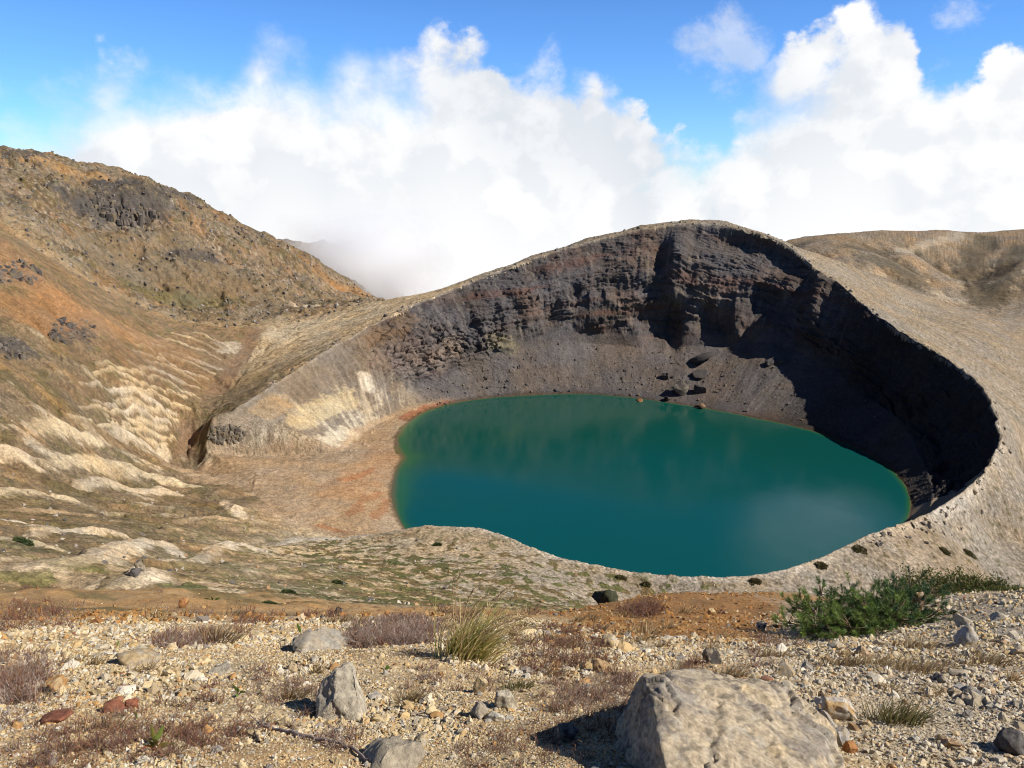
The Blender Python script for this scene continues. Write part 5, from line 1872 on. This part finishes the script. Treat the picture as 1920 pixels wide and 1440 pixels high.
# ------------------------------------------------------------------ dwarf pine
def dwarf_pine():
    r = np.random.RandomState(21)
    p = ground_at(1640, 1186)
    root = empty('dwarf_pine', p)
    tag(root, 'spreading dwarf pine with upturned green shoots at the edge of the gravel', 'pine')
    wood = MB()
    shoots = []
    ends = [(1478, 1126, 7.9), (1476, 1160, 7.4), (1496, 1180, 7.0), (1548, 1186, 6.8), (1538, 1108, 8.2), (1585, 1100, 8.4), (1600, 1114, 7.8), (1640, 1106, 8.3), (1690, 1097, 8.4), (1752, 1106, 8.1), (1735, 1118, 7.7), (1745, 1140, 7.3), (1700, 1165, 6.9), (1650, 1180, 6.7), (1600, 1176, 6.8), (1560, 1140, 7.3), (1520, 1140, 7.5), (1620, 1135, 7.3), (1670, 1130, 7.4), (1580, 1160, 7.0),
            (1505, 1125, 7.8), (1555, 1112, 7.9), (1515, 1165, 7.15), (1660, 1108, 7.9), (1705, 1104, 8.0), (1620, 1160, 6.95), (1690, 1145, 7.1)]
    for u, v, Y in ends:
        e = pt(u, v, Y) - p
        b0 = r.normal(0, .06, 3) * np.array([1, 1, .3])
        tt = np.linspace(0, 1, 12)
        mid = b0 * .4 + e * .5 + np.array([0, 0, -.10])
        path = ((1 - tt) ** 2)[:, None] * b0 + (2 * tt * (1 - tt))[:, None] * mid + (tt ** 2)[:, None] * e
        path += np.cumsum(r.normal(0, .008, path.shape), 0)
        V, F = tube(path, .018 * (1 - .8 * tt), 6)
        wood.add(V, F, np.array((0.12, 0.085, 0.06)) * r.uniform(.8, 1.2))
        # side twigs in the outer two thirds, each tipped with a shoot
        for k in range(26):
            q = r.uniform(.3, 1.0)
            o = np.array([np.interp(q, tt, path[:, i]) for i in range(3)])
            d = np.array([r.normal(e[0] * .5, .6), r.normal(e[1] * .3, .6), r.uniform(-.1, .6)])
            d /= np.linalg.norm(d)
            L = r.uniform(.05, .16)
            tip = o + d * L
            V, F = tube(np.linspace(o, tip, 3), np.array([.006, .005, .004]), 4)
            wood.add(V, F, (0.13, 0.09, 0.055))
            sd = d * .9 + np.array([.0, -.1, .42]) + r.normal(0, .3, 3)
            shoots.append((tip, sd / np.linalg.norm(sd), r.uniform(.06, .11)))
    wood.build('branches', M_TWIG, root)
    nd = MB()
    m = 70
    for o, d, L in shoots:
        q = r.uniform(0, 1, m)
        pos = o[None] + d[None] * (q * L)[:, None]
        dd = r.normal(0, 1, (m, 3))
        dd -= (dd @ d)[:, None] * d[None]
        dd /= np.linalg.norm(dd, axis=1, keepdims=True)
        dd = dd * .75 + d[None] * r.uniform(.35, .9, m)[:, None]
        dd /= np.linalg.norm(dd, axis=1, keepdims=True)
        # left and upper shoots of this plant are yellower
        yel = np.clip(.45 - o[0] * .6 + o[2] * .7 + r.normal(0, .25), 0, 1)
        base = np.array((0.038, 0.08, 0.03)) * (1 - yel) + np.array((0.15, 0.21, 0.04)) * yel
        base = base * r.uniform(.6, 1.35)
        blades(nd, pos, dd, np.full(m, .048) * r.uniform(.7, 1.15, m), np.zeros((m, 3)), np.full(m, .0026), np.tile(base, (m, 1)), np.tile(base * 1.3, (m, 1)), 1)
    nd.build('needles', M_NEEDLE, root)


dwarf_pine()


# ------------------------------------------------------------------ broad leaved bush and small cushions
def leafy_bush(name, pts, label, n, lw, seed, cols, hgt):
    """pts: pixel outline of the base line with depth; leaves fill a low mound along it"""
    r = np.random.RandomState(seed)
    P = np.array([pt(*q) for q in pts])
    base = P.mean(0)
    base[2] = float(gz(base[0], base[1])[0])
    root = empty(name, base)
    tag(root, label, 'bush')
    t = r.uniform(0, len(P) - 1, n)
    C0 = np.stack([np.interp(t, np.arange(len(P)), P[:, i]) for i in range(3)], 1)
    top = C0[:, 2].copy()
    C0[:, 1] += r.normal(0, hgt * .9, n)
    C0[:, 0] += r.normal(0, hgt * .25, n)
    g = gz(C0[:, 0], C0[:, 1])
    lump = .72 + .5 * fbm2(C0[:, 0] / (hgt * .5), C0[:, 1] / (hgt * .5), 3, seed)
    u = r.uniform(0, 1, n) ** .5
    C0[:, 2] = g + np.clip((top - g), .04, hgt * 1.6) * lump * u
    d = r.normal(0, .6, (n, 3)) + np.array([0, -.1, .7])
    d /= np.linalg.norm(d, axis=1, keepdims=True)
    ci = cols[r.randint(0, len(cols), n)] * r.uniform(.65, 1.25, (n, 1))
    mb = MB()
    blades(mb, C0 - base, d, lw * 3.0 * r.uniform(.6, 1.2, n), np.zeros((n, 3)), np.full(n, lw), ci, ci * 1.15, 2)
    mb.build('leaves', M_BLADE, root)


GRN = np.array([(0.09, 0.115, 0.03), (0.12, 0.145, 0.035), (0.14, 0.13, 0.04), (0.07, 0.09, 0.028), (0.2, 0.15, 0.055)])
leafy_bush('leafy_bush', [(1690, 1092, 9.2), (1740, 1078, 9.3), (1800, 1076, 9.2), (1850, 1088, 8.9), (1915, 1104, 8.5)], 'low bush of small green leaves along the crest behind the pine', 9000, .009, 3, GRN, .30)


def cushion(u, v, wpx, hpx, label, seed, cols):
    r = np.random.RandomState(seed)
    p = ground_at(u, v)
    t = np.linalg.norm(p)
    k = t / FPX
    n = 420
    a = r.uniform(0, 6.283, n)
    q = np.sqrt(r.uniform(0, 1, n)) * (1 + .35 * np.sin(a * 3 + seed) * .6 + .2 * np.sin(a * 5))
    w, h = wpx * k / 2, hpx * k * .62
    C0 = np.stack([q * np.cos(a) * w, q * np.sin(a) * w * .8, np.sqrt(np.maximum(1 - q * q, 0.02)) * h * r.uniform(.55, 1.05, n)], 1)
    g = gz(C0[:, 0] + p[0], C0[:, 1] + p[1]) - p[2]
    C0[:, 2] += g
    d = C0 / (np.linalg.norm(C0, axis=1, keepdims=True) + 1e-5) + r.normal(0, .5, (n, 3)) + np.array([0, 0, .3])
    d /= np.linalg.norm(d, axis=1, keepdims=True)
    mb = MB()
    ci = cols[r.randint(0, len(cols), n)] * r.uniform(.7, 1.2, (n, 1))
    blades(mb, C0, d, np.full(n, 3.2 * k) * r.uniform(.6, 1.3, n), np.zeros((n, 3)), np.full(n, 1.1 * k), ci, ci * 1.1, 2)
    # woody heart under the leaves
    V, F = rock_shape(seed, (w * .85, w * .7, h * .75), 2, 3, .15, 0)
    mb.add(V + np.array([0, 0, float(g.mean())]), F, cols[0] * .7)
    o = mb.build('shrub', M_BLADE)
    o.location = p
    tag(o, label, 'shrub')


DKG = np.array([(0.055, 0.08, 0.03), (0.075, 0.10, 0.033), (0.095, 0.11, 0.04)])
OLV = np.array([(0.13, 0.115, 0.05), (0.16, 0.12, 0.065), (0.10, 0.10, 0.04)])
for u, v, w, h, lab, cols in ((1540, 1062, 18, 8, 'round dark cushion shrub on the pale lip nearest the water', OLV), (1818, 1041, 18, 8, 'round olive shrub high on the rilled right flank', OLV), (1772, 1036, 14, 6, 'small olive shrub left of the round one on the right flank', OLV),
                              (1612, 1032, 22, 7, 'brownish shrub on the right rim of the crater', OLV), (1416, 1092, 18, 7, 'flat olive shrub just above the ochre bank', OLV), (541, 1117, 26, 11, 'dark green shrub in the mossy hollow, larger of two', DKG), (506, 1135, 24, 9, 'dark green shrub in the mossy hollow, nearer of two', DKG),
                              (635, 1097, 20, 8, 'dark green shrub among mossy cushions below the near lip', DKG), (48, 1034, 26, 9, 'dark green shrub at the left edge of the hummocks', DKG), (1212, 1098, 14, 7, 'small green shrub on the grey lip above the mossy rock', OLV), (820, 1022, 14, 5, 'small green shrub on the crest of the near lip', DKG), (1165, 1085, 16, 6, 'green shrub on the grey lip slope by the water', OLV)):
    cushion(u, v, w, h, lab, int(u), cols)


# ------------------------------------------------------------------ sprigs, fallen branch, dead stems
def sprig(u, v, n, hpx, cols, label, seed, wide=1.0):
    r = np.random.RandomState(seed)
    p = ground_at(u, v)
    k = np.linalg.norm(p) / FPX
    root = empty('leafy_sprig', p)
    tag(root, label, 'plant')
    mb = MB()
    d = np.stack([r.normal(0, .5, n), r.normal(0, .5, n), np.ones(n)], 1)
    d /= np.linalg.norm(d, axis=1, keepdims=True)
    ro = d * (hpx * k * .35) * r.uniform(.2, 1, (n, 1))
    ci = cols[r.randint(0, len(cols), n)] * r.uniform(.8, 1.2, (n, 1))
    t = np.linspace(0, 1, 7)
    for i in range(n):
        L = hpx * k * .75 * r.uniform(.7, 1.1)
        side = np.cross(d[i], [0.2, 1, 0.1])
        side /= np.linalg.norm(side)
        mid = ro[i] + d[i] * (L * t)[:, None] + np.array([d[i][0], d[i][1], -.5]) * (L * .5 * t ** 2)[:, None]
        w = (np.sin(t ** .8 * math.pi) * .9 + .04) * hpx * k * .13 * wide
        up = np.cross(side, d[i]) * .25
        V = np.stack([mid - side * w[:, None] + up * w[:, None], mid, mid + side * w[:, None] + up * w[:, None]], 1).reshape(-1, 3)
        kk = np.arange(6)
        F = np.concatenate([np.stack([3 * kk, 3 * kk + 1, 3 * kk + 4, 3 * kk + 3], 1), np.stack([3 * kk + 1, 3 * kk + 2, 3 * kk + 5, 3 * kk + 4], 1)])
        mb.add(V, F, ci[i])
    mb.build('leaves', M_BLADE, root)
    st = MB()
    for i in range(n):
        V, F = tube(np.linspace(np.zeros(3), ro[i], 3), np.full(3, .8 * k), 4)
        st.add(V, F, (0.14, 0.09, 0.05))
    st.build('stem', M_TWIG, root)


LG = np.array([(0.14, 0.22, 0.035), (0.10, 0.17, 0.03), (0.2, 0.24, 0.05)])
sprig(564, 1186, 3, 26, LG, 'upright bright green leaf above the flat grey rock', 1)
sprig(218, 1216, 2, 18, LG, 'single dark green leaf in the open gravel at upper left', 2)
sprig(263, 1218, 2, 16, LG * .7, 'pair of dark leaves beside the bare bush', 3)
sprig(320, 1208, 3, 18, LG * 1.3, 'yellow-green leaves on top of the dark bare bush', 4)
sprig(290, 1412, 9, 40, np.array([(0.24, 0.24, 0.05), (0.30, 0.26, 0.05), (0.36, 0.11, 0.04), (0.16, 0.2, 0.04)]), 'yellow and orange leaved sprig near the bottom left', 5)
sprig(257, 1354, 2, 20, LG, 'small green sprig above the yellow and orange one', 6)
sprig(446, 1302, 4, 24, LG, 'green leaves growing from bare twigs left of the two-toned rock', 7)
sprig(492, 1298, 3, 18, LG * .9, 'rounded green leaves right of the twig-borne ones', 8)
sprig(98, 1293, 2, 18, LG * .9, 'green leaf lying on the orange stone', 9)
sprig(722, 1258, 3, 16, LG * .8, 'dark green leaf left of the tall grass clump', 10)
sprig(400, 1127, 4, 16, LG * .8, 'small green plant on the ochre soil beyond the heath', 11)


def branch(name, pxs, r0, col, label, lift=.012, cat='branch'):
    P = np.array([ground_at(u, v) + np.array([0, 0, lift]) for u, v in pxs])
    n = 24
    t = np.linspace(0, len(P) - 1, n)
    path = np.stack([np.interp(t, np.arange(len(P)), P[:, i]) for i in range(3)], 1)
    for _ in range(3):
        path[1:-1] = (path[:-2] + path[1:-1] * 2 + path[2:]) / 4
    rs_ = np.random.RandomState(len(pxs) + int(pxs[0][0]))
    c = path.mean(0)
    path += rs_.normal(0, .0025, path.shape)
    root = empty(name, c)
    tag(root, label, cat)
    V, F = tube(path - c, r0 * np.linspace(1, .55, n), 7)
    mb = MB()
    mb.add(V, F, col)
    mb.build('stem', M_TWIG, root)
    for k in (4, 9, 15):
        a = path[k] - c
        b = a + np.array([rs_.normal(0, .05), rs_.normal(0, .05), rs_.uniform(.0, .04)])
        V, F = tube(np.stack([a, (a + b) / 2 + rs_.normal(0, .006, 3), b]), np.array([.5, .4, .25]) * r0, 5)
        mb = MB()
        mb.add(V, F, np.array(col) * .9)
        mb.build('side_twig', M_TWIG, root)


branch('fallen_branch', [(498, 1362), (505, 1372), (545, 1386), (590, 1398), (640, 1408), (668, 1420), (692, 1440)], .0085, (0.24, 0.19, 0.165), 'curved grey fallen branch lying on the gravel')
branch('fallen_twig', [(485, 1402), (478, 1380), (500, 1362)], .0055, (0.12, 0.085, 0.07), 'short dark twig forking at the upper end of the fallen branch')
branch('fallen_twig', [(770, 1338), (830, 1330), (900, 1322)], .004, (0.25, 0.2, 0.16), 'thin pale twig lying across the gravel below the grass clump')


def dead_stem(u, v, hpx, lean, label):
    p = ground_at(u, v)
    k = np.linalg.norm(p) / FPX
    root = empty('dead_stem', p)
    tag(root, label, 'stem')
    t = np.linspace(0, 1, 8)
    path = np.stack([lean * k * t + .01 * np.sin(t * 7), 0 * t, hpx * k * t * 1.05 - .03], 1)
    V, F = tube(path, .0085 * (1 - .5 * t), 6)
    mb = MB()
    mb.add(V, F, (0.42, 0.36, 0.27))
    mb.build('stem', M_TWIG, root)
    for q, s in ((.45, 1), (.7, -1)):
        mb = MB()
        a = path[int(q * 7)]
        b = a + np.array([s * 9 * k, 0, 8 * k])
        V, F = tube(np.linspace(a, b, 3), np.array([.004, .003, .002]), 5)
        mb.add(V, F, (0.40, 0.33, 0.24))
        mb.build('twig', M_TWIG, root)


dead_stem(1528, 1196, 58, -2, 'pale dead stem standing in front of the pine, taller one')
dead_stem(1535, 1216, 28, -2, 'short pale dead stem in gravel below the pine')
dead_stem(1570, 1180, 36, 14, 'thin slanting dead stem against the pine needles')


# ------------------------------------------------------------------ mist where the far hill runs into the cloud
def mist():
    c = pt(690, 500, 1230)
    root = empty('mist', c)
    tag(root, 'white mist drifting over the low end of the far hill', 'mist', kind='stuff')
    V0, F = ICO[5]
    for k, (sc, dn) in enumerate(((1.0, 0.0022), (0.88, 0.003), (0.76, 0.004), (0.63, 0.005), (0.5, 0.006), (0.36, 0.008))):
        V = V0 * (1 + 0.45 * fbm3(V0[:, 0] * 1.6 + 3, V0[:, 1] * 1.6, V0[:, 2] * 1.6, 4, 5)[:, None])
        V = V * np.array([135, 150, 95], np.float32) * sc
        m = bpy.data.materials.new('mist')
        m.use_nodes = True
        t = NT(m.node_tree)
        m.node_tree.nodes.remove(m.node_tree.nodes['Principled BSDF'])
        pv = t.new('ShaderNodeVolumePrincipled')
        pv.inputs['Color'].default_value = (1, 1, 1, 1)
        pv.inputs['Density'].default_value = dn
        pv.inputs['Anisotropy'].default_value = 0.0
        t.l.new(pv.outputs[0], m.node_tree.nodes['Material Output'].inputs['Volume'])
        m.cycles.homogeneous_volume = True
        o = mesh_obj('vapour', V, F, m, root)
        tag(o, kind='stuff')


mist()
